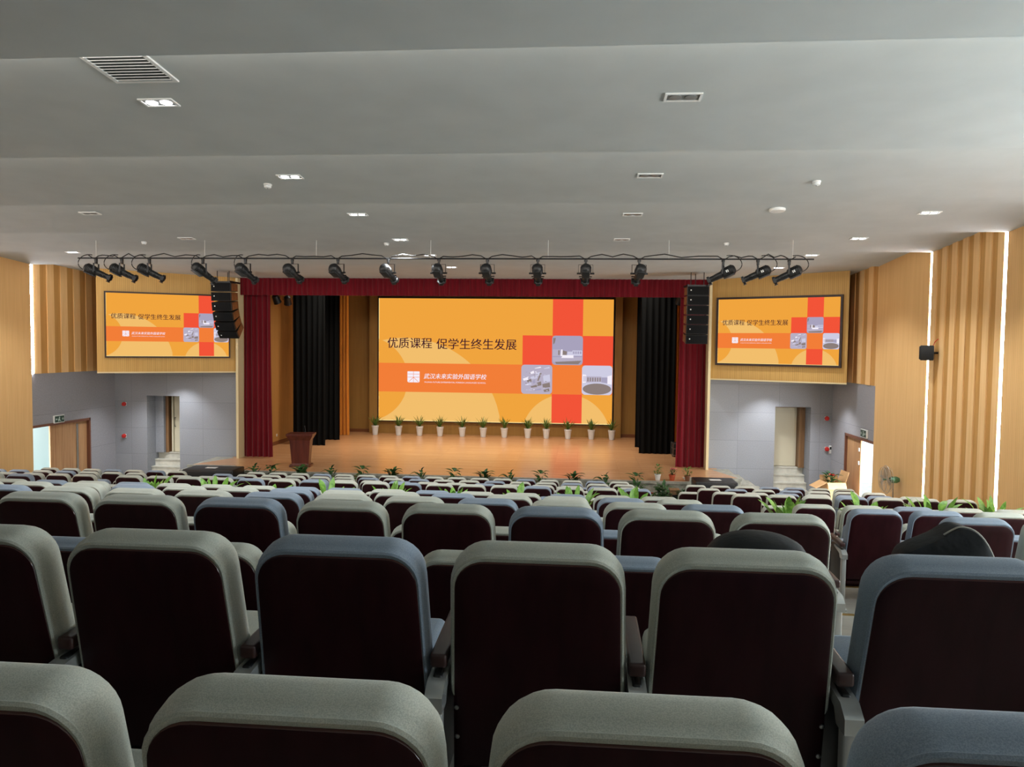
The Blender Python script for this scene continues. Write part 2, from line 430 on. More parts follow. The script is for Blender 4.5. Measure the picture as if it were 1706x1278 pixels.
# front wall (grey felt) with backstage door recesses
PX0, PX1 = -10.66, 3.82        # proscenium opening
STZ = 0.83
def front_wall(side):
    if side == 'right':
        a, b, o0, o1 = PX1 + 0.08, XR2 + 0.25, 5.89, 6.93
    else:
        a, b, o0, o1 = XL2 - 0.25, PX0 - 0.08, -13.88, -12.78
    for bx in ((a, o0, YF, YF + 0.9, 0, 7.1, 0), (o1, b, YF, YF + 0.9, 0, 7.1, 0), (o0, o1, YF, YF + 0.9, 2.74, 7.1, 0), (o0 - 0.4, o1 + 0.4, YF + 0.96, YF + 1.1, 0, 3.0, 1)):
        w = MB(); w.box(*bx)
        struct(w.build('wall_front_' + side, [M['felt_y'], M['black']]), 'grey felt wall beside the stage with a stepped backstage doorway')
    o0 += 0.004; o1 -= 0.004
    # steps in the recess
    s = MB()
    for k in range(4):
        s.box(o0, o1, YF + 0.02 + 0.22 * k, YF + 0.95, 0.2075 * k, 0.2075 * (k + 1) - 0.03)
        s.box(o0, o1, YF - 0.005 + 0.22 * k, YF + 0.95, 0.2075 * (k + 1) - 0.03, 0.2075 * (k + 1))
    o = s.build('backstage_steps', M['stairs'])
    tag(o, 'pale stone steps up to the %s' % ('open cream backstage door' if side == 'left' else 'shut cream backstage door'), 'steps', 'backstage steps')
    r = MB(); Yd = YF + 0.84
    fr = MB()
    if side == 'right':
        fr.box(o1 - 0.16, o1, YF + 0.55, Yd + 0.06, STZ, 2.74); fr.box(o0, o1, Yd, Yd + 0.06, 2.66, 2.74)
        f = struct(fr.build('door_1', M['browndoorframe']), 'backstage doorway beside the carton of flowers')
        d = MB(); d.rbox(o0 + 0.01, o1 - 0.17, Yd, Yd + 0.05, STZ + 0.01, 2.66, 0.008)
        d.build('door_leaf', M['creamdoor'], f)
        h = MB(); h.rbox(o0 + 0.03, o0 + 0.055, Yd - 0.05, Yd, STZ + 0.9, STZ + 1.05, 0.008); h.build('handle', M['metal'], f)
    else:
        fr.box(o0 + 0.28, o0 + 0.38, YF + 0.62, Yd + 0.06, STZ, 2.74); fr.box(o0 + 0.38, o1, Yd, Yd + 0.06, 2.66, 2.74)
        nw = MB(); nw.box(o0, o0 + 0.28, YF + 0.5, Yd + 0.1, STZ + 0.003, 2.735); struct(nw.build('wall_front_left', M['felt_y']))
        f = struct(fr.build('door_2', M['browndoorframe']), 'backstage doorway across the stage from the carton of flowers')
        d = MB(); d.rbox(o0 + 0.52, o1 - 0.01, Yd - 0.10, Yd - 0.05, STZ + 0.01, 2.68, 0.008); d.rbox(o0 + 0.455, o0 + 0.51, Yd - 0.16, Yd - 0.05, STZ + 0.01, 2.68, 0.008)
        lf = d.build('door_leaf', M['creamdoor'], f)
        h = MB(); h.tube([(o0 + 0.56, Yd - 0.10, STZ + 0.85), (o0 + 0.56, Yd - 0.15, STZ + 0.85), (o0 + 0.56, Yd - 0.15, STZ + 1.15), (o0 + 0.56, Yd - 0.10, STZ + 1.15)], 0.012)
        h.build('handle', M['blackmetal'], f)
front_wall('right'); front_wall('left')
hd = MB(); hd.box(PX0 - 0.1, PX1 + 0.1, YF, YF + 0.3, 6.45, 7.9)
struct(hd.build('wall_header', M['black']))

# angled timber boxes that carry the side screens
def screen_box(side):
    if side == 'right':
        O = Vector((3.90, 23.6, 0)); u = Vector((cos(rad(30)), -sin(rad(30)), 0)); t1 = 3.84; xe = XR2
    else:
        O = Vector((-10.74, 23.6, 0)); u = Vector((-cos(rad(30)), -sin(rad(30)), 0)); t1 = 3.92; xe = XL2
    P1 = O + u * t1
    b = MB(); poly = [(O.x, O.y), (P1.x, P1.y), (P1.x, 23.79), (O.x, 23.79)]
    b.prism(poly, 3.56, 7.05, 0)
    o = b.build('wall_screen_' + side, [M['plainwood_front']])
    struct(o, 'angled oak slatted wall box that carries a side screen')
    n = Vector((u.y, -u.x, 0)) if side == 'right' else Vector((-u.y, u.x, 0))
    t = MB(); q0 = O + n * 0.012; q1 = P1 + n * 0.012
    t.loft([[tuple(q0 + Vector((0, 0, z))), tuple(q1 + Vector((0, 0, z))), tuple(P1 - n * 0.05 + Vector((0, 0, z))), tuple(O - n * 0.05 + Vector((0, 0, z)))] for z in (3.535, 3.575)], True, True)
    struct(t.build('trim_%d' % (2 if side == 'right' else 3), M['trimcream']), 'cream edging under the side screen wall')
    return O, u, n
SB_R = screen_box('right'); SB_L = screen_box('left')
for i, (a, b) in enumerate(((PX1, PX1 + 0.075), (PX0 - 0.075, PX0))):
    t = MB(); t.box(a, b, 23.45, YF + 0.3, 0.0 if i == 0 else 0.0, 6.5)
    struct(t.build('trim_%d' % (4 + i), M['trimcream']), 'cream post at the edge of the stage opening')

# stage house
SX0, SX1, SYB = -10.8, 4.0, 31.4
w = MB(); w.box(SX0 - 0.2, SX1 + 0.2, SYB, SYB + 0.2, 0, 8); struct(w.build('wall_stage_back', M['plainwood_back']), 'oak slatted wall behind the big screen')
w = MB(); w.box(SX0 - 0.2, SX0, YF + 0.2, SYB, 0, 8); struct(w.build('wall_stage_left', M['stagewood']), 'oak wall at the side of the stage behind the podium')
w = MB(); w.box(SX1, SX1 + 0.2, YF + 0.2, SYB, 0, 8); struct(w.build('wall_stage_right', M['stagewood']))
w = MB(); w.box(SX0 - 0.2, SX1 + 0.2, YF, SYB + 0.2, 7.9, 8.1); struct(w.build('ceiling_stage', M['black']))
w = MB(); w.box(SX0, SX1, SYB - 0.02, SYB, STZ, STZ + 0.13); w.box(SX0, SX0 + 0.02, YF + 0.3, SYB, STZ, STZ + 0.13); w.box(SX1 - 0.02, SX1, YF + 0.3, SYB, STZ, STZ + 0.13)
struct(w.build('baseboard_stage', M['baseb']), 'dark wooden skirting round the stage')
st = MB()
st.box(SX0 - 0.2, SX1 + 0.2, YF - 0.02, SYB + 0.2, STZ - 0.3, STZ)
ST_F, ST_S = 21.2, 21.95
AX0, AX1 = -10.1, 2.95          # forward apron
BX0, BX1 = -11.55, 4.55         # shallower shoulders
st.box(AX0, AX1, ST_F, ST_S + 0.01, STZ - 0.02, STZ); st.prism([(BX0, ST_S), (BX1, ST_S), (PX1 + 0.1, YF - 0.02), (PX0 - 0.1, YF - 0.02)], STZ - 0.02, STZ)
struct(st.build('floor_stage', M['stage']), 'honey coloured plank stage floor')
sf = MB()
sf.box(AX0, AX1, ST_F + 0.03, ST_S, 0, STZ - 0.02); sf.box(BX0, BX1, ST_S + 0.03, YF, 0, STZ - 0.021)
sf.box(AX0 - 0.02, AX1 + 0.02, ST_F - 0.01, ST_F + 0.10, STZ - 0.06, STZ + 0.006)
sf.box(BX0 - 0.02, AX0, ST_S - 0.01, ST_S + 0.10, STZ - 0.06, STZ + 0.006); sf.box(AX1, BX1 + 0.02, ST_S - 0.01, ST_S + 0.10, STZ - 0.06, STZ + 0.006)
struct(sf.build('floor_stage_front', M['stone']), 'grey stone face and kerb of the stage')
for side, x0, sgn in (('right', BX1, 1), ('left', BX0, -1)):
    s = MB()
    for k in range(4):
        zt = STZ - 0.166 * (k + 1)
        a, b = x0 + sgn * 0.30 * k, x0 + sgn * 0.30 * (k + 1)
        s.box(min(a, b), max(a, b), ST_S + 0.06, YF - 0.02, 0, zt + 0.0)
    tag(s.build('stage_steps', M['stone']), 'grey stone side steps up to the stage %s' % ('beside the carton of flowers' if side == 'right' else 'on the podium side'), 'steps', 'stage side steps')

# ------------------------------------------------------------------ curtains
def curtain(name, x0, x1, y, z0, z1, fold, amp, m, label, cat='curtain', group=None, flare=0.0, thick=0.02, seed=1, ph=0.0):
    rnd = random.Random(seed)
    n = max(24, int((x1 - x0) / fold * 10)); nz = 14
    jit = [rnd.uniform(-0.25, 0.25) for _ in range(n + 1)]
    offs = [rnd.uniform(0.6, 1.2) for _ in range(200)]
    g = MB()
    for face in (0, 1):
        vs = []
        for iz in range(nz + 1):
            tz = iz / nz; z = z1 + (z0 - z1) * tz
            for i in range(n + 1):
                t = i / n
                x = x0 + (x1 - x0) * t
                cxm = (x0 + x1) / 2
                x = cxm + (x - cxm) * (1 + flare * tz ** 3)
                q = (x1 - x0) * t / fold
                a = amp * offs[int(q)] * (0.75 + 0.25 * tz)
                yy = y + a * sin(2 * pi * q + ph + 0.5 * sin(3 * tz + q)) + (thick if face else 0)
                vs.append((x, yy, z))
        fs = []
        for iz in range(nz):
            for i in range(n):
                a = iz * (n + 1) + i
                fs.append((a, a + 1, a + n + 2, a + n + 1) if not face else (a, a + n + 1, a + n + 2, a + 1))
        g.add(vs, fs)
    N = (nz + 1) * (n + 1); fs = []
    for i in range(n):
        fs.append((i, N + i, N + i + 1, i + 1)); b = nz * (n + 1); fs.append((b + i, b + i + 1, N + b + i + 1, N + b + i))
    for iz in range(nz):
        a = iz * (n + 1); fs.append((a, a + n + 1, N + a + n + 1, N + a)); b = a + n; fs.append((b, N + b, N + b + n + 1, b + n + 1))
    for f in fs: g.f.append(list(f)); g.m.append(0)
    o = g.build(name, m, smooth=True, angle=80)
    return tag(o, label, cat, group)
curtain('red_valance', PX0 + 0.01, PX1 - 0.01, 23.62, 5.98, 6.62, 0.16, 0.022, M['red'], 'long dark red valance across the top of the stage opening', 'valance', seed=3)
curtain('red_curtain', PX0 + 0.02, -9.78, 23.85, STZ + 0.01, 6.25, 0.17, 0.05, M['red'], 'drawn-back red stage curtain on the podium side', 'curtain', 'red stage curtains', 0.12, seed=5)
curtain('red_curtain', 3.02, PX1 - 0.02, 23.85, STZ + 0.01, 6.25, 0.17, 0.05, M['red'], 'drawn-back red stage curtain beside the hanging flower-side loudspeaker array', 'curtain', 'red stage curtains', 0.14, seed=8)
tea = curtain('black_teaser', SX0 + 0.05, SX1 - 0.05, 24.9, 6.16, 7.8, 0.3, 0.03, M['blackvel'], 'black border curtain just behind the red valance', 'curtain', seed=11)
curtain('black_leg_curtain', -10.2, -9.02, 26.9, STZ + 0.01, 7.6, 0.2, 0.05, M['blackvel'], 'black side curtain just behind the podium', 'curtain', 'black side curtains', seed=12)
curtain('black_leg_curtain', -10.3, -9.0, 28.5, STZ + 0.01, 7.6, 0.2, 0.05, M['blackvel'], 'black side curtain between the podium-side one and the amber drape', 'curtain', 'black side curtains', seed=13)
curtain('black_leg_curtain', 2.08, 3.27, 26.7, STZ + 0.01, 7.6, 0.2, 0.05, M['blackvel'], 'black side curtain beside the flight case', 'curtain', 'black side curtains', seed=14)
curtain('black_leg_curtain', 2.06, 3.25, 28.3, STZ + 0.01, 7.6, 0.2, 0.05, M['blackvel'], 'black side curtain peeping out behind the one by the flight case', 'curtain', 'black side curtains', seed=15)
curtain('amber_drape', -9.95, -9.15, 30.1, STZ + 0.01, 7.6, 0.13, 0.05, M['orangecloth'], 'amber drape at the back of the stage on the podium side', 'curtain', 'amber drapes', 0.1, seed=16)
curtain('amber_drape', 3.35, 3.92, 29.8, STZ + 0.01, 7.6, 0.13, 0.05, M['orangecloth'], 'amber drape above the flight case', 'curtain', 'amber drapes', 0.0, seed=17)

# ------------------------------------------------------------------ LED screens
def em(name, rgb, s=1.0):
    m = bpy.data.materials.new(name); m.use_nodes = True; nt = m.node_tree; nt.nodes.clear()
    e = nt.nodes.new('ShaderNodeEmission'); o = nt.nodes.new('ShaderNodeOutputMaterial')
    e.inputs[0].default_value = lin(rgb); e.inputs[1].default_value = s; nt.links.new(e.outputs[0], o.inputs[0]); return m
SLIDE = [em('slide_amber', (240, 164, 62)), em('slide_light_amber', (242, 190, 108)), em('slide_orange', (242, 126, 56)), em('slide_red', (242, 84, 56)),
         em('slide_text', (62, 24, 42)), em('slide_white', (246, 240, 250)), em('slide_lavender', (168, 162, 188)), em('slide_pale', (206, 204, 226)),
         em('slide_taupe', (140, 126, 122)), em('slide_mauve', (184, 176, 196)), em('slide_edge', (255, 226, 150))]
def text_poly(body, size, shear=0.0, bold=0.0):
    c = bpy.data.curves.new('text', 'FONT'); c.body = body; c.size = size; c.shear = shear; c.resolution_u = 3; c.offset = bold
    c.fill_mode = 'FRONT'; c.resolution_u = 4
    o = bpy.data.objects.new('text', c); COL.objects.link(o)
    dg = bpy.context.evaluated_depsgraph_get(); dg.update()
    e = o.evaluated_get(dg); me = e.to_mesh()
    vs = [v.co.copy() for v in me.vertices]; fs = [tuple(p.vertices) for p in me.polygons]
    e.to_mesh_clear(); bpy.data.objects.remove(o); bpy.data.curves.remove(c)
    return vs, fs
def slide_mesh():
    """slide in unit width; x 0..1, z 0..-1/1.9 downward; faces -y"""
    A = 1 / 1.9; g = MB(); PW, PH = 1617.0, 868.0
    def P(x, y, l): return (x, -0.00025 * l, -y * A)
    def rect(x0, y0, x1, y1, mi, l): g.poly([P(x0, y0, l), P(x0, y1, l), P(x1, y1, l), P(x1, y0, l)], mi)
    def px(x, y, l): return P((x - 43) / PW, (y - 27) / PH, l)
    rect(0, 0, 1, 1, 0, 0)
    # clipped big light disc
    def disc(cx, cy, R, clip, mi, l):
        x0, y0, x1, y1 = clip; n = 80; prev = None
        for i in range(n + 1):
            x = x0 + (x1 - x0) * i / n; d = R * R - (x - cx) ** 2
            cur = None
            if d > 0:
                ya = max(y0, cy - sqrt(d)); yb = min(y1, cy + sqrt(d))
                if yb > ya: cur = (x, ya, yb)
            if prev and cur:
                g.poly([px(prev[0], prev[1], l), px(prev[0], prev[2], l), px(cur[0], cur[2], l), px(cur[0], cur[1], l)], mi)
            prev = cur
    B = (43, 27, 43 + PW, 27 + PH)
    disc(230, 980, 675, B, 1, 1)
    disc(-50, 600, 300, B, 0, 2)
    disc(1348, 990, 305, (1044, 690, 43 + PW, 27 + PH), 0, 2)
    rect(0.62, 0.757, 1, 1, 0, 3); disc(1348, 990, 303, (1044, 690, 43 + PW, 27 + PH), 1, 4)
    rect(0, 0.527, 0.62, 0.762, 2, 3); rect(0.62, 0.527, 1.0, 0.762, 2, 4)
    rect(0.746, 0, 0.873, 0.291, 3, 5); rect(0.62, 0.291, 0.746, 0.527, 3, 5); rect(0.873, 0.291, 1, 0.527, 3, 5); rect(0.746, 0.762, 0.873, 1, 3, 5)
    rect(0.746, 0.291, 0.873, 0.762, 2, 4)
    # three campus pictures in rounded squares
    def pic(x0, y0, x1, y1, base):
        pts = rrect(x0, x1, y0 * A, y1 * A, 0.014, 6)
        g.poly([(x, -0.00025 * 6, -y) for x, y in pts], base)
        def q(poly, mi, l=7): g.poly([P(x0 + (x1 - x0) * a, y0 + (y1 - y0) * b, l) for a, b in poly], mi)
        return q
    q = pic(0.745, 0.291, 0.874, 0.525, 6)
    q([(0.02, 0.47), (0.02, 0.70), (0.30, 0.70), (0.30, 0.47)], 9); q([(0.20, 0.50), (0.20, 0.66), (0.25, 0.66), (0.25, 0.50)], 8, 8)
    q([(0.30, 0.47), (0.28, 0.70), (0.36, 0.70), (0.34, 0.47)], 5, 8); q([(0.35, 0.50), (0.33, 0.66), (0.47, 0.66), (0.49, 0.54)], 8, 8)
    q([(0.50, 0.54), (0.50, 0.68), (0.66, 0.68), (0.66, 0.54)], 7); q([(0.66, 0.50), (0.66, 0.68), (0.98, 0.68), (0.98, 0.50)], 7)
    for k in range(4): q([(0.68 + 0.075 * k, 0.53), (0.68 + 0.075 * k, 0.62), (0.73 + 0.075 * k, 0.62), (0.73 + 0.075 * k, 0.53)], 6, 8)
    q([(0.36, 0.66), (0.30, 0.76), (0.70, 0.76), (0.70, 0.66)], 5, 8); q([(0.02, 0.74), (0.04, 0.90), (0.98, 0.86), (0.98, 0.72)], 9)
    q([(0.10, 0.90), (0.14, 0.97), (0.86, 0.97), (0.97, 0.84)], 8); q([(0.03, 0.08), (0.03, 0.30), (0.08, 0.26), (0.12, 0.08)], 8)
    q = pic(0.616, 0.527, 0.747, 0.762, 9)
    rnd = random.Random(4)
    for (a, b, c, d, mi) in ((0.05, 0.42, 0.18, 0.10, 5), (0.28, 0.20, 0.14, 0.09, 5), (0.46, 0.24, 0.16, 0.12, 7), (0.30, 0.36, 0.22, 0.10, 7), (0.70, 0.32, 0.24, 0.24, 7),
                             (0.18, 0.48, 0.16, 0.10, 8), (0.50, 0.56, 0.16, 0.14, 8), (0.68, 0.60, 0.26, 0.16, 8), (0.30, 0.68, 0.22, 0.08, 8), (0.72, 0.80, 0.20, 0.10, 8),
                             (0.12, 0.62, 0.22, 0.06, 7), (0.36, 0.50, 0.10, 0.12, 6), (0.42, 0.06, 0.22, 0.04, 5), (0.72, 0.06, 0.2, 0.05, 7), (0.40, 0.80, 0.26, 0.06, 6)):
        q([(a, b + 0.06), (a + 0.03, b + d + 0.03), (a + c, b + d), (a + c - 0.02, b)], mi)
    q([(0.60, 0.28), (0.52, 0.54), (0.56, 0.56), (0.66, 0.28)], 8, 8)
    for k in range(26):
        a, b = rnd.uniform(0.06, 0.9), rnd.uniform(0.2, 0.9); q([(a, b), (a, b + 0.02), (a + 0.05, b + 0.015), (a + 0.05, b)], rnd.choice([5, 6, 7, 8]), 8)
    q = pic(0.872, 0.527, 0.999, 0.762, 7)
    q([(0.02, 0.30), (0.02, 0.60), (0.14, 0.58), (0.14, 0.32)], 5, 8); q([(0.14, 0.37), (0.14, 0.58), (0.64, 0.56), (0.64, 0.37)], 9, 8); q([(0.64, 0.40), (0.64, 0.57), (0.84, 0.60), (0.84, 0.40)], 6, 8)
    q([(0.84, 0.36), (0.84, 0.62), (0.985, 0.64), (0.985, 0.32)], 5, 8)
    for k in range(6): q([(0.18 + 0.08 * k, 0.41), (0.18 + 0.08 * k, 0.54), (0.22 + 0.08 * k, 0.54), (0.22 + 0.08 * k, 0.41)], 8, 9)
    for k in range(3): q([(0.05 + 0.03 * k, 0.36), (0.05 + 0.03 * k, 0.55), (0.065 + 0.03 * k, 0.55), (0.065 + 0.03 * k, 0.36)], 6, 9)
    g.poly([P(0.872 + 0.127 * (0.5 + 0.47 * cos(a)), 0.527 + 0.235 * (0.80 + 0.19 * sin(a)), 8) for a in [2 * pi * k / 28 for k in range(28)]], 8)
    # heading and school line
    def put(body, x, y, size, mi, l, width=None, shear=0.0, bold=0.0):
        vs, fs = text_poly(body, size, shear, bold)
        xs = [v.x for v in vs]; ys = [v.y for v in vs]
        s = (width / (max(xs) - min(xs))) if width else 1.0
        ym = (max(ys) + min(ys)) / 2
        g.add([((v.x - min(xs)) * s + x, -0.00025 * l, (v.y - ym) * s - y * A) for v in vs], fs, mi)
    for dx in (-0.0005, 0.0, 0.0005):
        put('优质课程', 0.0385 + dx, 0.362, 0.05, 4, 9, 0.193)
        put('促学生终生发展', 0.2515 + dx, 0.366, 0.05, 4, 9, 0.343)
    for dx in (0.0, 0.0005):
        put('武汉未来实验外国语学校', 0.197 + dx, 0.631, 0.03, 5, 9, 0.271, 0.18)
    put('WUHAN FUTURE EXPERIMENTAL FOREIGN LANGUAGES SCHOOL', 0.199, 0.680, 0.02, 5, 9, 0.266)
    # white shield emblem with lines
    x0, x1, y0, y1 = 0.126, 0.179, 0.594, 0.684
    g.poly([(x, -0.00025 * 9, -y) for x, y in rrect(x0, x1, y0 * A, y1 * A, (0.002, 0.006), 4)], 5)
    def bar(a, b, c, d, wd):
        pa = Vector((x0 + (x1 - x0) * a, (y0 + (y1 - y0) * b) * A)); pb = Vector((x0 + (x1 - x0) * c, (y0 + (y1 - y0) * d) * A))
        t = (pb - pa).normalized(); nn = Vector((-t.y, t.x)) * wd
        g.poly([(p.x, -0.00025 * 10, -p.y) for p in (pa + nn, pb + nn, pb - nn, pa - nn)], 2)
    bar(0.02, 0.24, 0.98, 0.24, 0.0008); bar(0.02, 0.52, 0.98, 0.52, 0.0008); bar(0.5, 0.0, 0.5, 1.0, 0.0008); bar(0.5, 0.54, 0.1, 0.95, 0.0009); bar(0.5, 0.54, 0.9, 0.95, 0.0009)
    # brighter rim of LEDs
    rect(0, 0.994, 1, 1, 10, 6); rect(0, 0, 0.0025, 1, 10, 2)
    return g
SG_ = slide_mesh()
def led_screen(origin, u, n, width, height, frame, label, depth=0.08):
    """origin = top-left corner as seen from the seats; u along the screen; n towards the seats"""
    Mx = Matrix(((u.x, -n.x, 0, origin.x), (u.y, -n.y, 0, origin.y), (0, 0, 1, origin.z), (0, 0, 0, 1)))
    r = bpy.data.objects.new('led_screen', None); COL.objects.link(r); r.matrix_world = Mx; r.empty_display_size = 0.2
    tag(r, label, 'screen', 'slide screens')
    f = MB(); o = 0.03
    for a, b, c, d in ((-frame, width + frame, -height - frame, -height), (-frame, width + frame, 0, frame), (-frame, 0, -height, 0), (width, width + frame, -height, 0)):
        f.box(a, b, -o, depth, c, d)
    f.box(-frame, width + frame, 0.02, depth, -height - frame, frame)
    f.build('frame', M['blackframe'], r)
    g = MB(); g.v = [(x * width, y * width if False else y * 4.0, z * 1.9 * height) for x, y, z in SG_.v]; g.f = SG_.f; g.m = SG_.m
    g.build('display', SLIDE, r, fix=False)
    return r
M['blackframe'] = mat('dark_bronze_frame', (52, 34, 26), 0.5)
pa = at(631.5, 496.5, 31.05); pb = at(1021, 708, 31.05)
wid = at(1021, 600, 31.05).x - at(631, 600, 31.05).x
led_screen(Vector((at(631, 600, 31.05).x, 31.05, at(826, 498, 31.05).z)), Vector((1, 0, 0)), Vector((0, -1, 0)), wid, at(826, 498, 31.05).z - at(826, 704, 31.05).z, 0.035,
           'huge stage screen showing the orange slide above the row of potted plants', 0.2)
O, u, n = SB_R
led_screen(O + u * 0.24 + n * 0.05 + Vector((0, 0, 5.91)), u, n, 3.40, 1.87, 0.06, 'smaller orange slide screen on the angled wall above the shut backstage door')
O, u, n = SB_L
led_screen(O + u * 3.67 + n * 0.05 + Vector((0, 0, 5.91)), -u, n, 3.40, 1.87, 0.045, 'smaller orange slide screen partly behind a hanging loudspeaker array, above the open backstage door')
# casing columns at both sides of the big screen
for i, (xa, xb) in enumerate(((at(616, 600, 31.1).x, at(629.5, 600, 31.1).x), (at(1024, 600, 31.1).x, at(1036, 600, 31.1).x))):
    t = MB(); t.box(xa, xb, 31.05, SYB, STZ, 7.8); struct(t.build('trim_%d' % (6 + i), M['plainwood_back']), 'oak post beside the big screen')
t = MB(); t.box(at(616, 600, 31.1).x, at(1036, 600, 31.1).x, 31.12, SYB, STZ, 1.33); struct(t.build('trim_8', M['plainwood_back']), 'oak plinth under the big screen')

# ------------------------------------------------------------------ auditorium seats
PITCH = 0.58
PHI = rad(13); SEAT_H = 0.94
def board(t, x, nrm):
    """point on the reclined back: t metres down from the top edge, nrm forward of the shell"""
    ph = PHI; 
    y = t * sin(ph) + nrm * cos(ph); z = SEAT_H - t * cos(ph) + nrm * sin(ph)
    return (x, y, z)
def outline(x_top, x_bot, t0, t1, rt, rb, n=7):
    """closed outline in (x, t), t downward; widths interpolate from top to bottom"""
    pts = []
    raw = rrect(-1, 1, 0, 1, 0.001, 1)
    L = t1 - t0
    def wdt(t): 
        q = (t - t0) / L
        return x_top + (x_bot - x_top) * (q ** 0.9)
    # right side going down, then left going up
    top = []
    for k in range(n + 1):
        a = pi / 2 - (pi / 2) * k / n
        top.append((rt * cos(a), rt - rt * sin(a)))          # (dx from corner-centre, t)
    R = []
    for dx, t in top: R.append((wdt(t0 + rt) - rt + dx, t0 + t))
    for k in range(1, 5):
        t = t0 + rt + (L - rt - rb) * k / 5; R.append((wdt(t), t))
    for k in range(n + 1):
        a = (pi / 2) * k / n
        R.append((wdt(t1 - rb) - rb + rb * cos(a), t1 - rb + rb * sin(a)))
    return R + [(-x, t) for x, t in reversed(R)]
def inset(pts, d):
    n = len(pts); out = []
    for i in range(n):
        a = Vector(pts[i - 1]); b = Vector(pts[(i + 1) % n]); t = (b - a)
        if t.length < 1e-9: out.append(pts[i]); continue
        t.normalize(); nn = Vector((t.y, -t.x))       # outward for this winding is checked below
        out.append((pts[i][0] - nn.x * d, pts[i][1] - nn.y * d))
    return out
o_sh = outline(0.234, 0.256, 0.0, 0.74, 0.088, 0.03)
cxs = sum(p[0] for p in inset(o_sh, 0.02)[:6]); INS = 1.0 if cxs < sum(p[0] for p in o_sh[:6]) else -1.0
def ins(pts, d): return inset(pts, d * INS)
def ring3(pts, nrm, curve=0.0):
    return [board(t, x, nrm + curve * (1 - (x / 0.26) ** 2)) for x, t in pts]
def shell_mb():
    g = MB(); o = o_sh
    rings = [ring3(ins(o, 0.05), -0.006), ring3(ins(o, 0.010), -0.006), ring3(ins(o, 0.003), -0.003), ring3(o, 0.002), ring3(o, 0.014), ring3(ins(o, 0.05), 0.016)]
    g.loft(rings[0:3], True, False, 0); g.loft(rings[2:5], False, False, 1); g.loft(rings[4:6], False, True, 0)
    return g
def pad_mb():
    g = MB(); o = outline(0.242, 0.256, -0.018, 0.47, 0.100, 0.045)
    L = [(0.030, 0.008), (0.014, 0.000), (0.005, -0.003), (0.000, 0.003), (0.003, 0.009), (-0.006, 0.030), (-0.006, 0.075), (0.001, 0.100), (0.012, 0.118), (0.040, 0.128), (0.10, 0.130)]
    rings = [ring3(ins(o, d), nn) for d, nn in L]
    g.loft(rings, True, True, 0)
    return g
def seat_mb(folded):
    g = MB(); 
    if folded:
        Mx = Matrix.Translation((0, 0.245, 0.43)) @ Matrix.Rotation(rad(76), 4, 'X')
    else:
        Mx = Matrix.Translation((0, 0.16, 0.44)) @ Matrix.Rotation(rad(4), 4, 'X')
    g.rbox(-0.235, 0.235, 0.0, 0.44, 0.0, 0.10, 0.035, 0, Mx)
    return g, Mx
def arm_mb(s):
    a = MB(); x = s * PITCH / 2
    # slab, slightly rising to the front
    Mx = Matrix.Translation((x, 0.065, 0.600)) @ Matrix.Rotation(rad(2), 4, 'X')
    a.rbox(-0.025, 0.025, 0.0, 0.37, 0.0, 0.042, 0.009, 0, Mx)
    p = MB()
    p.rbox(x - 0.021, x + 0.021, 0.01, 0.055, 0.0, 0.53, 0.006, 0)
    p.rbox(x - 0.03, x + 0.03, -0.03, 0.17, 0.0, 0.025, 0.008, 0)
    b = MB()
    prof = [(-0.012, 0.50), (-0.012, 0.545), (0.03, 0.575), (0.22, 0.592), (0.24, 0.575), (0.08, 0.54), (0.06, 0.50)]
    b.loft([[(x - 0.026, y, z) for y, z in prof], [(x + 0.026, y, z) for y, z in prof]], True, True, 0)
    sp = MB()
    sp.rbox(x - 0.014, x + 0.014, 0.055, 0.36, 0.22, 0.585, 0.008, 0)
    return a, p, b, sp
def make_seat(kind, folded, detail):
    r = empty('auditorium_seat', (0, 0, 0), 0, 'x', 'seat')
    fb = M['fab_blue'] if kind else M['fab_grey']
    shell_mb().build('back_shell', [M['shell'], M['shelledge']], r, True, angle=50)
    pad_mb().build('backrest', [fb], r, True, angle=60)
    g, Mx = seat_mb(folded); s = g.build('seat', [fb], r, True, angle=50)
    g = MB(); g.rbox(-0.225, 0.225, 0.01, 0.43, -0.016, 0.002, 0.006, 0, Mx); g.build('seat_board', [M['shell']], s, True)
    a, p, b, sp = arm_mb(-1)
    ao = a.build('armrest', [M['armwood']], r, True)
    b.build('bracket', [M['chrome']], r, True)
    p.build('leg', [M['alu']], r, True)
    sp.build('side_panel', [M['blackplastic']], r, True)
    if detail:
        for sx in (-1, 1):
            for z in (0.37, 0.47):
                bo = MB(); t = (SEAT_H - z) / cos(PHI); X0 = board(t, sx * 0.240, -0.007)
                bo.lathe([(0.0075, -0.002), (0.0075, 0.002), (0.004, 0.004)], 10, 0, Matrix.Translation(X0) @ Matrix.Rotation(rad(90 + 13), 4, 'X'))
                bo.build('bolt', [M['metal']], r, True)
    proto_done(r)
    return r
PROTO = {(k, f, d): make_seat(k, f, d) for k in (0, 1) for f, d in ((False, True), (False, False))}
used = set()
def add_end_arm(r):
    for ch in list(r.children):
        nm = ch.name.split('.')[0]
        if nm in ('armrest', 'bracket', 'leg', 'side_panel'):
            c = ch.copy(); COL.objects.link(c); c.parent = r; c.location = (PITCH, 0, 0)
def place_seat(xc, y, z, blue, label, group, folded=True, end=False, detail=False):
    key = (1 if blue else 0, folded, detail); p = PROTO[key]
    if key not in used:
        used.add(key); r = p; r.location = (xc, y, z); tag(r, label, None, group)
    else:
        r = dup(p, (xc, y, z), 0, label, group)
    if end: ends.append(r)
    return r
ends = []
rnd = random.Random(21)
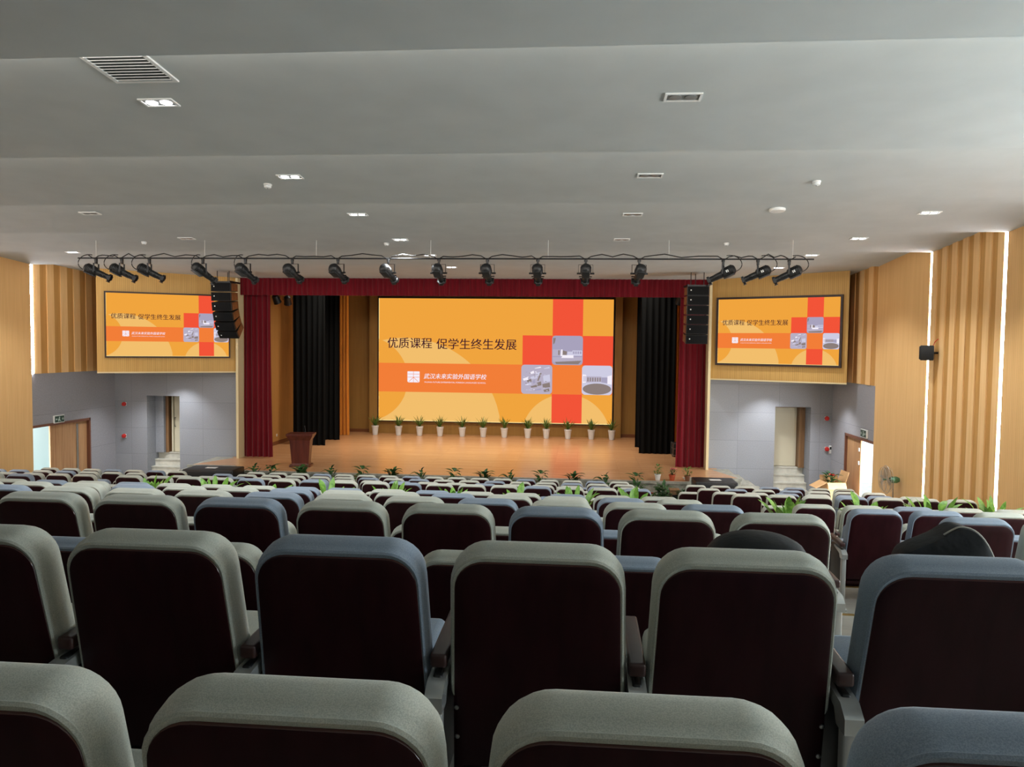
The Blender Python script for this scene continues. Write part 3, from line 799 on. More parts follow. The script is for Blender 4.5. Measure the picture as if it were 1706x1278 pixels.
# colours seen in the photograph; row -> list from the fan-side aisle outwards (1 = blue)
CF = {0: [1, 0, 0, 1, 0, 0], 1: [0, 0, 1, 0, 0, 1, 0, 0], 2: [1, 0, 0, 1, 0, 0, 1, 0, 0, 0, 1], 3: [0, 1, 0, 0, 1, 0, 0, 1, 0, 0, 1, 0, 0], 4: [0, 0, 1, 0, 0, 1, 0, 1, 1, 0, 0, 0, 1, 0, 1, 0],
      6: [1, 0, 0, 1, 0, 0, 0, 1, 0, 0, 1, 0, 1, 0, 0, 0, 0], 7: [0, 1, 0, 0, 0, 1, 0, 0, 1, 0, 0, 1, 0, 0, 1, 0, 0], 8: [0, 0, 1, 0, 0, 1, 0, 0, 1, 0, 1, 0, 0, 0, 0, 0, 1],
      9: [0, 1, 0, 0, 1, 0, 0, 0, 0, 1, 0, 0, 0, 1, 0, 0, 0]}
CN = {0: [1, 0, 0, 0], 1: [0, 1, 0, 0, 0, 1], 2: [0, 1, 0, 0, 0, 0, 0, 0]}
RF = {2: [1, 0, 0, 1, 0, 0, 1], 3: [1, 1, 0, 0, 0, 1, 0], 4: [0, 0, 1, 0, 0, 0, 0], 6: [0, 0, 0, 1, 0, 0, 0], 7: [0, 0, 1, 0, 1, 1, 0], 8: [0, 1, 0, 1, 0, 0, 0], 9: [0, 0, 0, 1, 1, 0, 0]}
def row_words(k, far):
    if k <= 4: return ORD[2 * k + (1 if far else 0)] + ' row from the back'
    return ORD[2 * (9 - k) + (0 if far else 1)] + ' row from the stage'
KEYS = {}
# seats that can be seen from here or from a step aside; fully hidden ones are left out
KEEP = {(0, 0, 'c'): [0, 1, 2, 3, 4], (0, 1, 'c'): [0, 1, 2, 3, 4, 5, 6], (1, 0, 'c'): [0, 1, 2, 3, 4, 5, 6], (1, 1, 'c'): [0, 1, 2, 3, 4, 5, 6, 7, 8], (1, 1, 'r'): [0], (2, 0, 'c'): [0, 1, 2, 3, 4, 5, 6, 7, 8], (2, 0, 'r'): [0], (2, 1, 'c'): [0, 1, 2, 3, 4, 5, 6, 7, 8, 9, 10, 11], (2, 1, 'r'): [0, 1, 2], (3, 0, 'c'): [0, 1, 2, 3, 4, 6, 7, 8, 9], (3, 0, 'r'): [0, 1], (3, 1, 'c'): [0, 1, 2, 3, 4, 5, 6, 7, 8, 9, 10, 11, 12, 13, 14], (3, 1, 'r'): [0, 1, 2, 3], (4, 0, 'c'): [0, 1, 2, 3, 7, 10], (4, 0, 'r'): [0, 1, 2], (4, 1, 'c'): [0, 1, 2, 3, 4, 5, 6, 7, 8, 9, 10, 11, 12, 13, 14, 15, 16], (4, 1, 'r'): [0, 1, 2, 3, 4, 5], (6, 0, 'c'): [0, 1, 2, 3, 4, 5, 6, 7, 8, 9, 10, 11, 12, 13, 14, 15], (6, 0, 'r'): [0, 1, 2, 3, 4, 5, 6], (6, 1, 'c'): [0, 1, 2, 3, 4, 5, 6, 7, 8, 9, 10, 11, 12, 13, 14, 15, 16], (6, 1, 'l'): [0, 1, 2], (6, 1, 'r'): [0, 1, 2, 3, 4, 5, 6], (7, 0, 'c'): [0, 1, 2, 4, 5, 6, 13], (7, 0, 'l'): [0, 1], (7, 0, 'r'): [0, 4, 5], (7, 1, 'c'): [0, 1, 2, 3, 4, 5, 6, 7, 8, 9, 10, 11, 12, 13, 14, 15, 16], (7, 1, 'l'): [0, 1, 2, 3, 4], (7, 1, 'r'): [0, 1, 2, 3, 4, 5, 6], (8, 0, 'c'): [1, 2, 9], (8, 0, 'l'): [0, 1, 2, 3], (8, 0, 'r'): [0], (8, 1, 'c'): [0, 1, 2, 3, 4, 5, 6, 7, 8, 9, 10, 11, 12, 13, 14, 15, 16], (8, 1, 'l'): [0, 1, 2, 3, 4, 5, 6], (8, 1, 'r'): [0, 1, 2, 3, 4, 5, 6], (9, 0, 'c'): [0, 1, 2], (9, 0, 'l'): [0, 1, 3], (9, 0, 'r'): [0], (9, 1, 'c'): [0, 1, 2, 3, 4, 5, 6, 7, 8, 9, 10, 11, 12, 13, 14, 15, 16], (9, 1, 'l'): [0, 1, 2, 3, 4, 5, 6], (9, 1, 'r'): [0, 1, 2, 3, 4, 5, 6]}
def block(k, far, which):
    D = DK[k] if far else DK[k] - 0.935
    if k == 0 and not far: D = 1.17
    z = FZ[k]
    sec = 'rear seats' if k <= 4 else 'front seats'
    if which == 'c':
        if far: n, x0, lst = 17, (0.805 if k < 2 else 0.79), CF.get(k)
        else: n, x0, lst = 16, (0.45 if k == 0 else 0.50), CN.get(k)
    elif which == 'r':
        n = 7; x0 = 2.62 + (0.0 if far else (-0.29 if k == 9 else 0.29)); lst = RF.get(k) if far else None
    else:
        n = 7; x0 = -10.0 - 0.52 + (0.0 if far else 0.29); lst = None
    for i in range(n):
        if which == 'c': xl = x0 - PITCH * i
        elif which == 'r': xl = x0 + PITCH * i
        else: xl = x0 - PITCH * i
        xc = xl + 0.245
        dD = 0.0
        if which == 'r': dD = -0.2
        if which == 'l': dD = -0.15
        blue = lst[i] if lst and i < len(lst) else (1 if rnd.random() < 0.28 else 0)
        if KEEP and i not in KEEP.get((k, int(far), which), ()): continue
        col = 'blue-topped' if blue else 'grey-topped'
        if which == 'c': lab = '%s auditorium seat in the %s, %s in from the fan-side aisle' % (col, row_words(k, far), ORD[i])
        elif which == 'r': lab = '%s auditorium seat by the fan-side wall, %s, %s from the aisle' % (col, row_words(k, far), ORD[i])
        else: lab = '%s auditorium seat by the podium-side wall, %s, %s from the aisle' % (col, row_words(k, far), ORD[i])
        folded = False
        end = (which == 'c' and i == 0) or (which == 'r' and i == n - 1) or (which == 'l' and i == 0)
        KEYS[lab] = (k, int(far), which, i)
        place_seat(xc, D + dD, z, blue, lab, 'auditorium seats', folded, end, k <= 1)
def in_view(k, far, which, n): return True
for k in (0, 1, 2, 3, 4, 6, 7, 8, 9):
    for far in (False, True):
        for which in ('c', 'r', 'l'):
            if k < 1 and which != 'c': continue
            if k == 1 and which == 'l': continue
            block(k, far, which)
for r in ends: add_end_arm(r)
for key, p in PROTO.items():
    if key not in used:
        for c in list(p.children):
            for g in list(c.children): bpy.data.objects.remove(g)
            bpy.data.objects.remove(c)
        bpy.data.objects.remove(p)

#PART2
# ------------------------------------------------------------------ bags on the two unfolded seats
def soft(name, prof, depth, m, parent, pos, tilt=0.0, bulge=1.0):
    """bag body: outline prof (x, z) inflated in y"""
    g = MB(); rings = []
    cx = sum(p[0] for p in prof) / len(prof); cz = sum(p[1] for p in prof) / len(prof)
    for k in range(9):
        a = pi * k / 8; y = -depth / 2 * cos(a); s_ = (0.55 + 0.45 * sin(a) ** 0.6) if k not in (0, 8) else 0.45
        rings.append([(cx + (x - cx) * s_, y, cz + (z - cz) * s_) for x, z in prof])
    g.loft(rings, True, True, 0)
    return g.build(name, m, parent, True, angle=70)
M['nylon'] = noisy(mat('black_nylon', (16, 16, 17), 0.75), (13, 13, 14), (20, 20, 21), (20, 20, 20), bump=0.5, bscale=(28, 28, 28), bdist=0.006)
M['piping'] = mat('pale_piping', (176, 172, 160), 0.6)
def smooth_poly(pts, n=2):
    for _ in range(n):
        q = []
        for i in range(len(pts)):
            a, b = pts[i], pts[(i + 1) % len(pts)]
            q += [(a[0] * .75 + b[0] * .25, a[1] * .75 + b[1] * .25), (a[0] * .25 + b[0] * .75, a[1] * .25 + b[1] * .75)]
        pts = q
    return pts
zf = FZ[0] + 0.58
c = at(1262, 905, 2.5)
r = empty('backpack', (c.x, 2.5, zf), 0, 'black cloth backpack whose rounded top shows over a grey seat back', 'backpack')
hh = at(1262, 889, 2.5).z - zf
pr = smooth_poly([(-0.15, 0.0), (0.15, 0.0), (0.172, hh * 0.5), (0.16, hh * 0.86), (0.10, hh * 0.985), (-0.02, hh * 1.03), (-0.12, hh * 0.97), (-0.172, hh * 0.80), (-0.172, hh * 0.4)], 2)
soft('body', pr, 0.20, M['nylon'], r, None)
g = MB(); g.tube([(-0.13 + 0.26 * i / 14, -0.085, hh * (0.80 + 0.12 * sin(pi * i / 14))) for i in range(15)], 0.008, 6); g.build('zip_flap', M['blackplastic'], r, True)
g = MB(); g.tube([(-0.05 + 0.1 * i / 8, 0.098, hh * 0.84 + 0.035 * sin(pi * i / 8)) for i in range(9)], 0.009, 6); g.build('carry_handle', M['blackplastic'], r, True)
c = at(1592, 900, 2.5)
r = empty('tote_bag', (c.x - 0.03, 2.5, zf), 0, 'black bag with pale piped edge standing on a folded-down seat behind the blue seat back', 'bag')
hh = at(1592, 877, 2.5).z - zf
po = smooth_poly([(x * 0.9, z * hh) for x, z in ((-0.15, 0.0), (0.165, 0.0), (0.185, 0.42), (0.165, 0.66), (0.125, 0.88), (0.08, 0.995), (0.03, 1.02), (0.0, 0.99), (-0.04, 0.93), (-0.12, 0.86), (-0.165, 0.80), (-0.175, 0.6), (-0.17, 0.35))], 2)
g = MB()
g.loft([[(x * 0.95, -0.05, z * 0.985 + 0.004) for x, z in po], [(x, -0.035, z) for x, z in po], [(x, 0.035, z) for x, z in po], [(x * 0.95, 0.05, z * 0.985 + 0.004) for x, z in po]], True, True)
g.build('body', M['nylon'], r, True, angle=70)
g = MB()
seq = [p for p in po if p[1] > hh * 0.3 and p[0] > -0.03]
seq = sorted(seq, key=lambda p: atan2(p[1] - hh * 0.3, p[0]))
g.tube([(x * 1.0, -0.037, z) for x, z in seq], 0.0035, 6); g.build('piping', M['piping'], r, True)

# ------------------------------------------------------------------ plants
def leaf(mb, base, az, L, wd, lift, droop, mi=0, n=6, fold=0.18):
    """curved blade: starts at base, leaves along azimuth az with elevation lift and bends by droop"""
    p = Vector(base); d0 = Vector((cos(az), sin(az), 0)); side = Vector((-sin(az), cos(az), 0))
    vs = []; el = lift
    for i in range(n + 1):
        t = i / n; w = wd * (sin(pi * min(1, 0.08 + t * 0.92)) ** 0.8) if i < n else 0.001
        nrm = (d0 * -sin(el) + Vector((0, 0, cos(el))))
        vs += [tuple(p - side * w + nrm * (fold * w)), tuple(p), tuple(p + side * w + nrm * (fold * w))]
        p = p + (d0 * cos(el) + Vector((0, 0, sin(el)))) * (L / n); el -= droop / n
    fs = []
    for i in range(n):
        a = i * 3
        fs += [(a, a + 1, a + 4, a + 3), (a + 1, a + 2, a + 5, a + 4)]
    mb.add(vs, fs, mi)
def pot(name, r0, r1, h, m, parent, n=18):
    g = MB(); g.lathe([(r0 * 0.9, 0.0), (r0, 0.004), (r1 * 0.97, h * 0.82), (r1 * 1.05, h * 0.84), (r1 * 1.05, h), (r1 * 0.93, h), (r1 * 0.9, h * 0.9)], n)
    o = g.build(name, m, parent, True, angle=35)
    s = MB(); s.lathe([(r1 * 0.9, h * 0.86), (r1 * 0.9, h * 0.9), (0.001, h * 0.92)], n); s.build('soil', M['soil'], o, True)
    return o
def plant(name, loc, label, cat, style, seed, group=None, hscale=1.0, potkind=('potwhite', 0.10, 0.14, 0.38), flower=None, rz=0):
    rn = random.Random(seed); r = empty(name, loc, rz, label, cat, group)
    pm, r0, r1, h = potkind
    pot('pot', r0, r1, h, M[pm], r)
    g = MB()
    if style == 'dracaena':
        for k in range(30):
            az = rn.uniform(0, 2 * pi); el = rn.uniform(0.75, 1.5); L = rn.uniform(0.26, 0.44) * hscale
            leaf(g, (rn.uniform(-.03, .03), rn.uniform(-.03, .03), h * 0.9), az, L, rn.uniform(0.016, 0.024), el, rn.uniform(0.1, 0.9), 0, 5)
        m = M['leaf_mid']
    elif style == 'lily':
        for k in range(24):
            az = rn.uniform(0, 2 * pi); el = rn.uniform(0.80, 1.5); L = rn.uniform(0.20, 0.46) * hscale
            st = Vector((cos(az), sin(az), 0)) * rn.uniform(0.01, 0.05); L2 = rn.uniform(0.12, 0.34) * hscale
            b0 = Vector((st.x, st.y, h * 0.9)); b1 = b0 + (Vector((cos(az), sin(az), 0)) * cos(el) + Vector((0, 0, sin(el)))) * L2
            g.tube([b0, b1], 0.005, 5); leaf(g, b1, az, rn.uniform(0.16, 0.26) * hscale, rn.uniform(0.030, 0.048) * hscale, el + 0.1, rn.uniform(0.2, 1.1), 0, 6)
        m = M['leaf_bright']
    else:
        for k in range(150 if style == 'dense' else 40):
            az = rn.uniform(0, 2 * pi); z = h * 0.9 + rn.random() * 0.42 * hscale; rr = rn.uniform(0.02, 0.17 if style == 'dense' else 0.10)
            b0 = Vector((cos(az) * rr, sin(az) * rr, z))
            leaf(g, b0, az + rn.uniform(-.5, .5), rn.uniform(0.10, 0.20) * hscale, rn.uniform(0.022, 0.042) * hscale, rn.uniform(-0.1, 1.2), rn.uniform(0.3, 1.3), 0, 5)
        for k in range(6):
            az = rn.uniform(0, 2 * pi); g.tube([(0, 0, h * 0.88), (cos(az) * 0.05, sin(az) * 0.05, h * 0.9 + 0.36 * hscale)], 0.005, 5)
        m = M['leaf_dark'] if style != 'bushmid' else M['leaf_mid']
    g.build('foliage', m, r, True, fix=False, angle=180)
    if flower:
        f = MB()
        for k in range(9):
            az = rn.uniform(0, 2 * pi); q = rn.uniform(0, 0.10); c0 = Vector((cos(az) * q, sin(az) * q, h * 0.9 + 0.30 * hscale + rn.uniform(0, 0.1) * hscale))
            for j in range(7):
                leaf(f, c0, 2 * pi * j / 7 + k, 0.055, 0.02, 0.5, 0.9, 0, 3)
        f.build('flowers', M[flower], r, True, fix=False, angle=180)
    proto_done(r)
    return r
BX = [625, 664, 699, 733, 770, 805, 840, 879, 910, 946, 985, 1019]
protos = []
for i, x in enumerate(BX):
    p = at(x, 727, 30.5); lab = 'dracaena in a tall white pot below the big screen, %s from the podium side' % ORD[i]
    g_ = 'potted dracaenas along the back of the stage'
    if i < 3: protos.append(plant('potted_dracaena', (p.x, 30.5, STZ), lab, 'plant', 'dracaena', 40 + i, g_, 1.3))
    else: dup(protos[i % 3], (p.x, 30.5, STZ), 1.3 * i, lab, g_)
AX_ = [250, 357, 447, 550, 652, 755, 860, 957, 1057, 1315, 1443, 1557, 1658]
protos = []
for i, x in enumerate(AX_):
    p = at(x, 815, 10.9); lab = 'bright broad-leaved plant standing in the cross aisle among the seats, %s from the podium side' % ORD[i]
    g_ = 'broad-leaved plants in the cross aisle'
    if i < 4: protos.append(plant('potted_peace_lily', (p.x, 10.9, FZ[4]), lab, 'plant', 'lily', 60 + i, g_, 1.15, ('potwhite', 0.10, 0.14, 0.34)))
    else: dup(protos[(i * 3) % 4], (p.x, 10.9, FZ[4]), 1.7 * i, lab, g_)
FX_ = [424, 452, 501, 551, 603, 653, 700, 757, 806, 848, 901, 955, 1006, 1060]
protos = []
for i, x in enumerate(FX_):
    p = at(x, 800, 20.88); lab = 'dark leafy plant on the floor against the stage front, %s from the podium side' % ORD[i]
    g_ = 'dark leafy plants along the stage front'
    if i < 3: protos.append(plant('potted_foliage_plant', (p.x, 20.88, 0.0), lab, 'plant', 'bush', 80 + i, g_, 1.5, ('potwhite', 0.12, 0.15, 0.46)))
    else: dup(protos[i % 3], (p.x, 20.88, 0.0), 2.1 * i, lab, g_)
p = at(1104, 820, 20.25); plant('potted_foliage_plant', (p.x, 20.25, 0.0), 'large dense green bush in a white pot, below the three pots on the stage edge', 'plant', 'dense', 91, None, 1.05, ('potwhite', 0.13, 0.17, 0.5))
p = at(1139, 812, 20.75); plant('potted_foliage_plant', (p.x, 20.7, 0.0), 'green bush on the floor below the brown pot on the stage edge', 'plant', 'dense', 92, None, 0.6, ('brownpot', 0.12, 0.15, 0.48))
p = at(1095.5, 803, 21.42); plant('potted_flower_plant', (p.x, 21.42, STZ), 'leafy plant in a white and blue pot on the stage edge', 'plant', 'bushmid', 93, None, 0.62, ('potwhite', 0.06, 0.085, 0.17))
p = at(1119.5, 804, 21.42); plant('potted_flower_plant', (p.x, 21.42, STZ), 'pink flowers in a terracotta pot on the stage edge', 'plant', 'bush', 94, None, 0.45, ('terracotta', 0.06, 0.09, 0.17), 'petal_pink')
p = at(1145, 804, 21.42); plant('potted_flower_plant', (p.x, 21.42, STZ), 'leafy plant in a small brown pot on the stage edge', 'plant', 'bushmid', 95, None, 0.6, ('brownpot', 0.06, 0.08, 0.15))
p = at(1085.5, 815, 20.6); plant('potted_flower_plant', (p.x, 20.6, 0.0), 'small red flowering plant on the floor beside the large bush', 'plant', 'bush', 96, None, 0.5, ('terracotta', 0.09, 0.12, 0.48), 'petal_red')
p = at(1437, 818, 20.0); plant('potted_flower_plant', (p.x - 0.12, 20.0, 0.0), 'red flowering plant in the bright open side doorway', 'plant', 'bush', 97, None, 0.7, ('terracotta', 0.1, 0.13, 0.5), 'petal_red')
# wooden box in the aisle
p0, p1 = at(1117, 832, 20.85), at(1132, 817, 20.85)
r = empty('wooden_cabinet', ((p0.x + p1.x) / 2, 20.88, 0), 0, 'small brown wooden cabinet with a dark slot at the aisle end', 'cabinet')
g = MB(); wv = (p1.x - p0.x) / 2
g.rbox(-wv, wv, 0, 0.26, 0, 0.64, 0.01); g.rbox(-wv - 0.015, wv + 0.015, -0.015, 0.275, 0.64, 0.68, 0.008); g.build('body', M['browndoorframe'], r, True)
g = MB(); g.rbox(-wv + 0.04, wv - 0.03, -0.012, 0.01, 0.36, 0.54, 0.004); g.build('slot', M['black'], r, True)

# ------------------------------------------------------------------ lectern
p = at(502, 776, 22.3)
r = empty('lectern', (p.x, 22.3, STZ), rad(8), 'dark mahogany lectern standing on the stage in front of the black side curtains', 'lectern')
def rect_ring(hx, y0, y1, z): return [(-hx, y0, z), (hx, y0, z), (hx, y1, z), (-hx, y1, z)]
g = MB(); g.loft([rect_ring(0.25, -0.18, 0.18, 0.06), rect_ring(0.245, -0.17, 0.17, 0.1), rect_ring(0.29, -0.21, 0.21, 0.70), rect_ring(0.30, -0.22, 0.22, 0.80)], True, True); g.build('body', M['podium'], r)
g = MB(); g.loft([rect_ring(0.30, -0.22, 0.22, 0.79), rect_ring(0.375, -0.28, 0.28, 0.92), rect_ring(0.385, -0.29, 0.29, 0.94), rect_ring(0.385, -0.29, 0.29, 0.985)], True, True); g.build('top', M['podium'], r)
g = MB(); g.rbox(-0.31, 0.31, -0.24, 0.24, 0, 0.06, 0.012); g.build('base', M['podium'], r, True)
g = MB(); g.tube([(0.1, 0.05, 0.98), (0.11, 0.06, 1.08), (0.08, 0.12, 1.16)], 0.007, 6); g.lathe([(0.0, 0), (0.014, 0.005), (0.014, 0.04), (0.0, 0.05)], 8, 0, Matrix.Translation((0.08, 0.12, 1.15))); g.build('microphone', M['blackmetal'], r, True)
# flight case
p = at(1119, 756, 26.3); q = at(1142, 738, 26.3)
r = empty('flight_case', (p.x + 0.27, 26.3, STZ), 0, 'black flight case with metal edges beside the black side curtain', 'case')
hw = 0.26; ht = q.z - STZ
g = MB(); g.rbox(-hw, hw, -0.25, 0.25, 0.06, ht, 0.01); g.build('body', M['blackplastic'], r, True)
g = MB()
for sx in (-1, 1):
    for sy in (-1, 1): g.box(sx * hw - 0.014, sx * hw + 0.014, sy * 0.25 - 0.014, sy * 0.25 + 0.014, 0.06, ht)
    for z in (0.06, ht * 0.62, ht): g.box(sx * hw - 0.014, sx * hw + 0.014, -0.25, 0.25, z - 0.012, z + 0.012)
for z in (0.06, ht * 0.60, ht * 0.64, ht): g.box(-hw, hw, -0.264, -0.244, z - 0.012, z + 0.012)
g.build('edging', M['metal'], r)
for sx in (-1, 1):
    g = MB(); g.rbox(sx * 0.12 - 0.04, sx * 0.12 + 0.04, -0.268, -0.245, ht * 0.35, ht * 0.5, 0.006); g.build('latch', M['metal'], r, True)
    for sy in (-1, 1):
        g = MB(); g.lathe([(0.03, -0.015), (0.03, 0.015)], 12, 0, Matrix.Translation((sx * 0.2, sy * 0.19, 0.031)) @ Matrix.Rotation(rad(90), 4, 'Y')); g.build('wheel', M['blackmetal'], r, True)

# ------------------------------------------------------------------ low black loudspeakers with papers on them
for (xa, xb, y0, y1, lab) in ((at(313, 790, 20.7).x, at(396, 790, 20.7).x, 20.35, 21.15, 'podium'), (at(1156, 805, 20.8).x, at(1226, 805, 20.8).x, 20.45, 21.3, 'flower-carton')):
    r = empty('subwoofer', ((xa + xb) / 2, (y0 + y1) / 2, 0), 0, 'low wide black bass loudspeaker on the floor at the %s side of the stage front' % lab, 'loudspeaker', 'bass loudspeakers')
    hx, hy = (xb - xa) / 2, (y1 - y0) / 2
    g = MB(); g.rbox(-hx, hx, -hy + 0.03, hy, 0.02, 0.97, 0.03); g.build('cabinet', M['blackplastic'], r, True)
    g = MB(); g.rbox(-hx + 0.03, hx - 0.03, -hy, -hy + 0.035, 0.06, 0.93, 0.012); g.build('grille', M['blackmetal'], r, True)
    pc = at(354, 783.5, 20.8) if lab == 'podium' else at(1191, 806.5, 20.9)
    g = MB(); g.box(-0.15, 0.15, -0.10, 0.10, 0, 0.004); o = g.build('paper_sheet', M['white']); o.location = (pc.x, (y0 + y1) / 2, 0.971); o.rotation_euler = (0, 0, rad(4))
    tag(o, 'white paper sheet lying on the black bass loudspeaker at the %s side' % lab, 'paper', 'papers on the bass loudspeakers')

# ------------------------------------------------------------------ hanging loudspeaker arrays
M['grille'] = mat('black_grille_cloth', (12, 12, 13), 0.8, spec=0.2)
M['boxside'] = noisy(mat('array_box_paint', (24, 23, 22), 0.5), (22, 21, 20), (27, 26, 25), (30, 30, 30))
M['arrayside'] = noisy(mat('brown_cabinet_side', (110, 66, 34), 0.55), (100, 58, 28), (122, 76, 40), (10, 10, 10))
def line_array(px, ytop, ybot, Y, rz, label, curve):
    a = at(px, ytop, Y); b = at(px, ybot, Y); r = empty('line_array_loudspeaker', (a.x, Y, a.z), rz, label, 'loudspeaker', 'hanging loudspeaker arrays')
    n = 6; hb = (a.z - b.z - 0.10) / n; z = -0.10; y = 0.0; ang = 0.0
    for k in range(n):
        ang += rad(curve * (k + 0.3))
        Mx = Matrix.Translation((0, y, z)) @ Matrix.Rotation(ang, 4, 'X')
        g = MB(); pr = [(-0.25, 0.0), (0.22, -0.02), (0.22, -hb + 0.02), (-0.25, -hb + 0.012)]
        g.loft([[(-0.30, yy, zz) for yy, zz in pr], [(0.30, yy, zz) for yy, zz in pr]], True, True, 0)
        cab = g.build('cabinet', M['boxside'], r); cab.matrix_local = Mx
        g = MB(); g.rbox(-0.285, 0.285, -0.262, -0.248, -hb + 0.022, -0.008, 0.005); g.build('grille', M['grille'], cab, True)
        g = MB(); g.lathe([(0.018, 0), (0.018, 0.006), (0.0, 0.008)], 12, 0, Matrix.Translation((-0.20, -0.262, -hb * 0.42)) @ Matrix.Rotation(rad(90), 4, 'X')); g.build('badge', M['white'], cab, True)
        for sx in (-1, 1):
            g = MB(); g.rbox(sx * 0.306 - 0.007, sx * 0.306 + 0.007, -0.20, 0.19, -hb + 0.03, -0.02, 0.004); g.build('side_panel', M['arrayside'], cab, True)
        z -= hb * cos(ang); y += -hb * sin(ang) * -1.0
    g = MB(); g.box(-0.30, -0.26, -0.28, 0.40, -0.10, -0.05); g.box(0.26, 0.30, -0.28, 0.40, -0.10, -0.05); g.box(-0.3, 0.3, -0.1, -0.06, -0.10, -0.05); g.box(-0.3, 0.3, 0.2, 0.24, -0.10, -0.05)
    g.build('flying_frame', M['blackmetal'], r)
    for x, y in ((-0.18, -0.08), (0.18, -0.08), (0.0, 0.22)):
        g = MB(); top = ceil_z(Y) + 0.02 - a.z
        g.tube([(x, y, -0.06), (x, y, top)], 0.012, 6); g.build('chain', M['blackmetal'], r)
    return r
line_array(374, 466, 562, 22.2, rad(0), 'curved black hanging loudspeaker array in front of the side screen by the podium-side curtain', 2.7)
line_array(1161, 472, 572, 22.2, rad(2), 'straight black hanging loudspeaker array in front of the red curtain by the shut backstage door', 0.5)

# ------------------------------------------------------------------ stage spotlights on the pipe
PY, PZ = 15.5, 6.22
xa, xb = at(130, 428, PY).x, at(1356, 431, PY).x
g = MB(); g.tube([(xa, PY, PZ), (xb, PY, PZ)], 0.024, 10)
r = empty('lighting_pipe', ((xa + xb) / 2, PY, PZ), 0, 'long dark pipe under the ceiling carrying the row of stage spotlights', 'pipe')
g = MB(); hl = (xb - xa) / 2; g.tube([(-hl, 0, 0), (hl, 0, 0)], 0.016, 10); g.build('pipe', M['blackmetal'], r, True)
for k in range(7):
    g = MB(); x = -hl + 0.4 + (2 * hl - 0.8) * k / 6; g.tube([(x, 0, 0), (x, 0, ceil_z(PY) - PZ + 0.01)], 0.004, 6); g.build('hanger', M['white'], r, True)
def spotlight(loc, d, label):
    r = empty('stage_spotlight', loc, 0, label, 'spotlight', 'stage spotlights on the ceiling pipe')
    d = Vector(d).normalized(); az = atan2(d.y, d.x)
    drop = -0.30
    X = d; Zv = Vector((0, 0, 1)); Yv = Zv.cross(X).normalized(); Zl = X.cross(Yv)
    Mx = Matrix(((X.x, Yv.x, Zl.x, 0), (X.y, Yv.y, Zl.y, 0), (X.z, Yv.z, Zl.z, drop), (0, 0, 0, 1)))
    R90 = Matrix.Rotation(rad(90), 4, 'Y')
    g = MB(); g.lathe([(0.04, -0.30), (0.085, -0.28), (0.115, -0.24), (0.118, -0.05), (0.108, 0.0), (0.075, 0.03)], 18, 0, R90)
    for k in range(5): g.lathe([(0.119, -0.23 + 0.035 * k), (0.126, -0.225 + 0.035 * k), (0.126, -0.215 + 0.035 * k), (0.119, -0.21 + 0.035 * k)], 18, 0, R90, False, False)
    g.rbox(-0.24, 0.02, -0.09, 0.09, -0.125, -0.09, 0.012)
    o = g.build('housing', M['blackmetal'], r, True, angle=35); o.matrix_local = Mx
    g = MB(); g.lathe([(0.078, 0.02), (0.074, 0.18), (0.068, 0.19), (0.068, 0.30), (0.094, 0.31), (0.096, 0.36), (0.082, 0.36), (0.078, 0.33), (0.0, 0.33)], 18, 0, R90)
    for k in (-1, 1):
        g.box(0.12, 0.14, k * 0.07, k * 0.15, -0.008, 0.008); g.box(0.20, 0.22, k * 0.06, k * 0.13, -0.008, 0.008)
    g.box(0.30, 0.37, -0.10, -0.085, -0.05, 0.05); g.box(0.30, 0.37, 0.085, 0.10, -0.05, 0.05); g.box(0.30, 0.37, -0.05, 0.05, -0.11, -0.095)
    o = g.build('lens_tube', M['blackmetal'], r, True, angle=35); o.matrix_local = Mx
    g = MB(); w = 0.165; side = Vector((Yv.x, Yv.y, 0)).normalized()
    for s_ in (-1, 1):
        pts = [side * (s_ * w) + Vector((0, 0, drop - 0.02)), side * (s_ * w) + Vector((0, 0, -0.10))]
        q = Vector((X.x, X.y, 0)).normalized() * 0.018
        a, b = pts; e = side * 0.004
        g.loft([[tuple(p - q - e), tuple(p + q - e), tuple(p + q + e), tuple(p - q + e)] for p in (a, b)])
        kn = MB(); kn.tube([tuple(side * (s_ * 0.11) + Vector((0, 0, drop))), tuple(side * (s_ * 0.20) + Vector((0, 0, drop)))], 0.022, 10); kn.build('knob', M['blackmetal'], r, True)
    q = Vector((X.x, X.y, 0)).normalized() * 0.018; e = Vector((0, 0, 0.004))
    a, b = side * -(w + .004) + Vector((0, 0, -0.10)), side * (w + .004) + Vector((0, 0, -0.10))
    g.loft([[tuple(p - q - e), tuple(p + q - e), tuple(p + q + e), tuple(p - q + e)] for p in (a, b)])
    g.build('yoke', M['blackmetal'], r)
    g = MB(); g.rbox(-0.025, 0.025, -0.035, 0.035, -0.10, -0.02, 0.006); g.tube([(0, 0.0, -0.03), (0.001, 0, 0.03)], 0.04, 8)
    g.build('clamp', M['metal'] if False else M['blackmetal'], r, True)
    g = MB(); g.rbox(-0.20, -0.12, 0.118, 0.123, -0.03, 0.03, 0.002); 
    if d.x < -0.5:
        g = MB(); g.rbox(-0.15, -0.08, 0.115, 0.121, -0.02, 0.035, 0.002); o = g.build('sticker', M['white'], r, True); o.matrix_local = Mx; o['label'] = 'small white sticker'
    r.scale = (0.86, 0.86, 0.86)
    return r
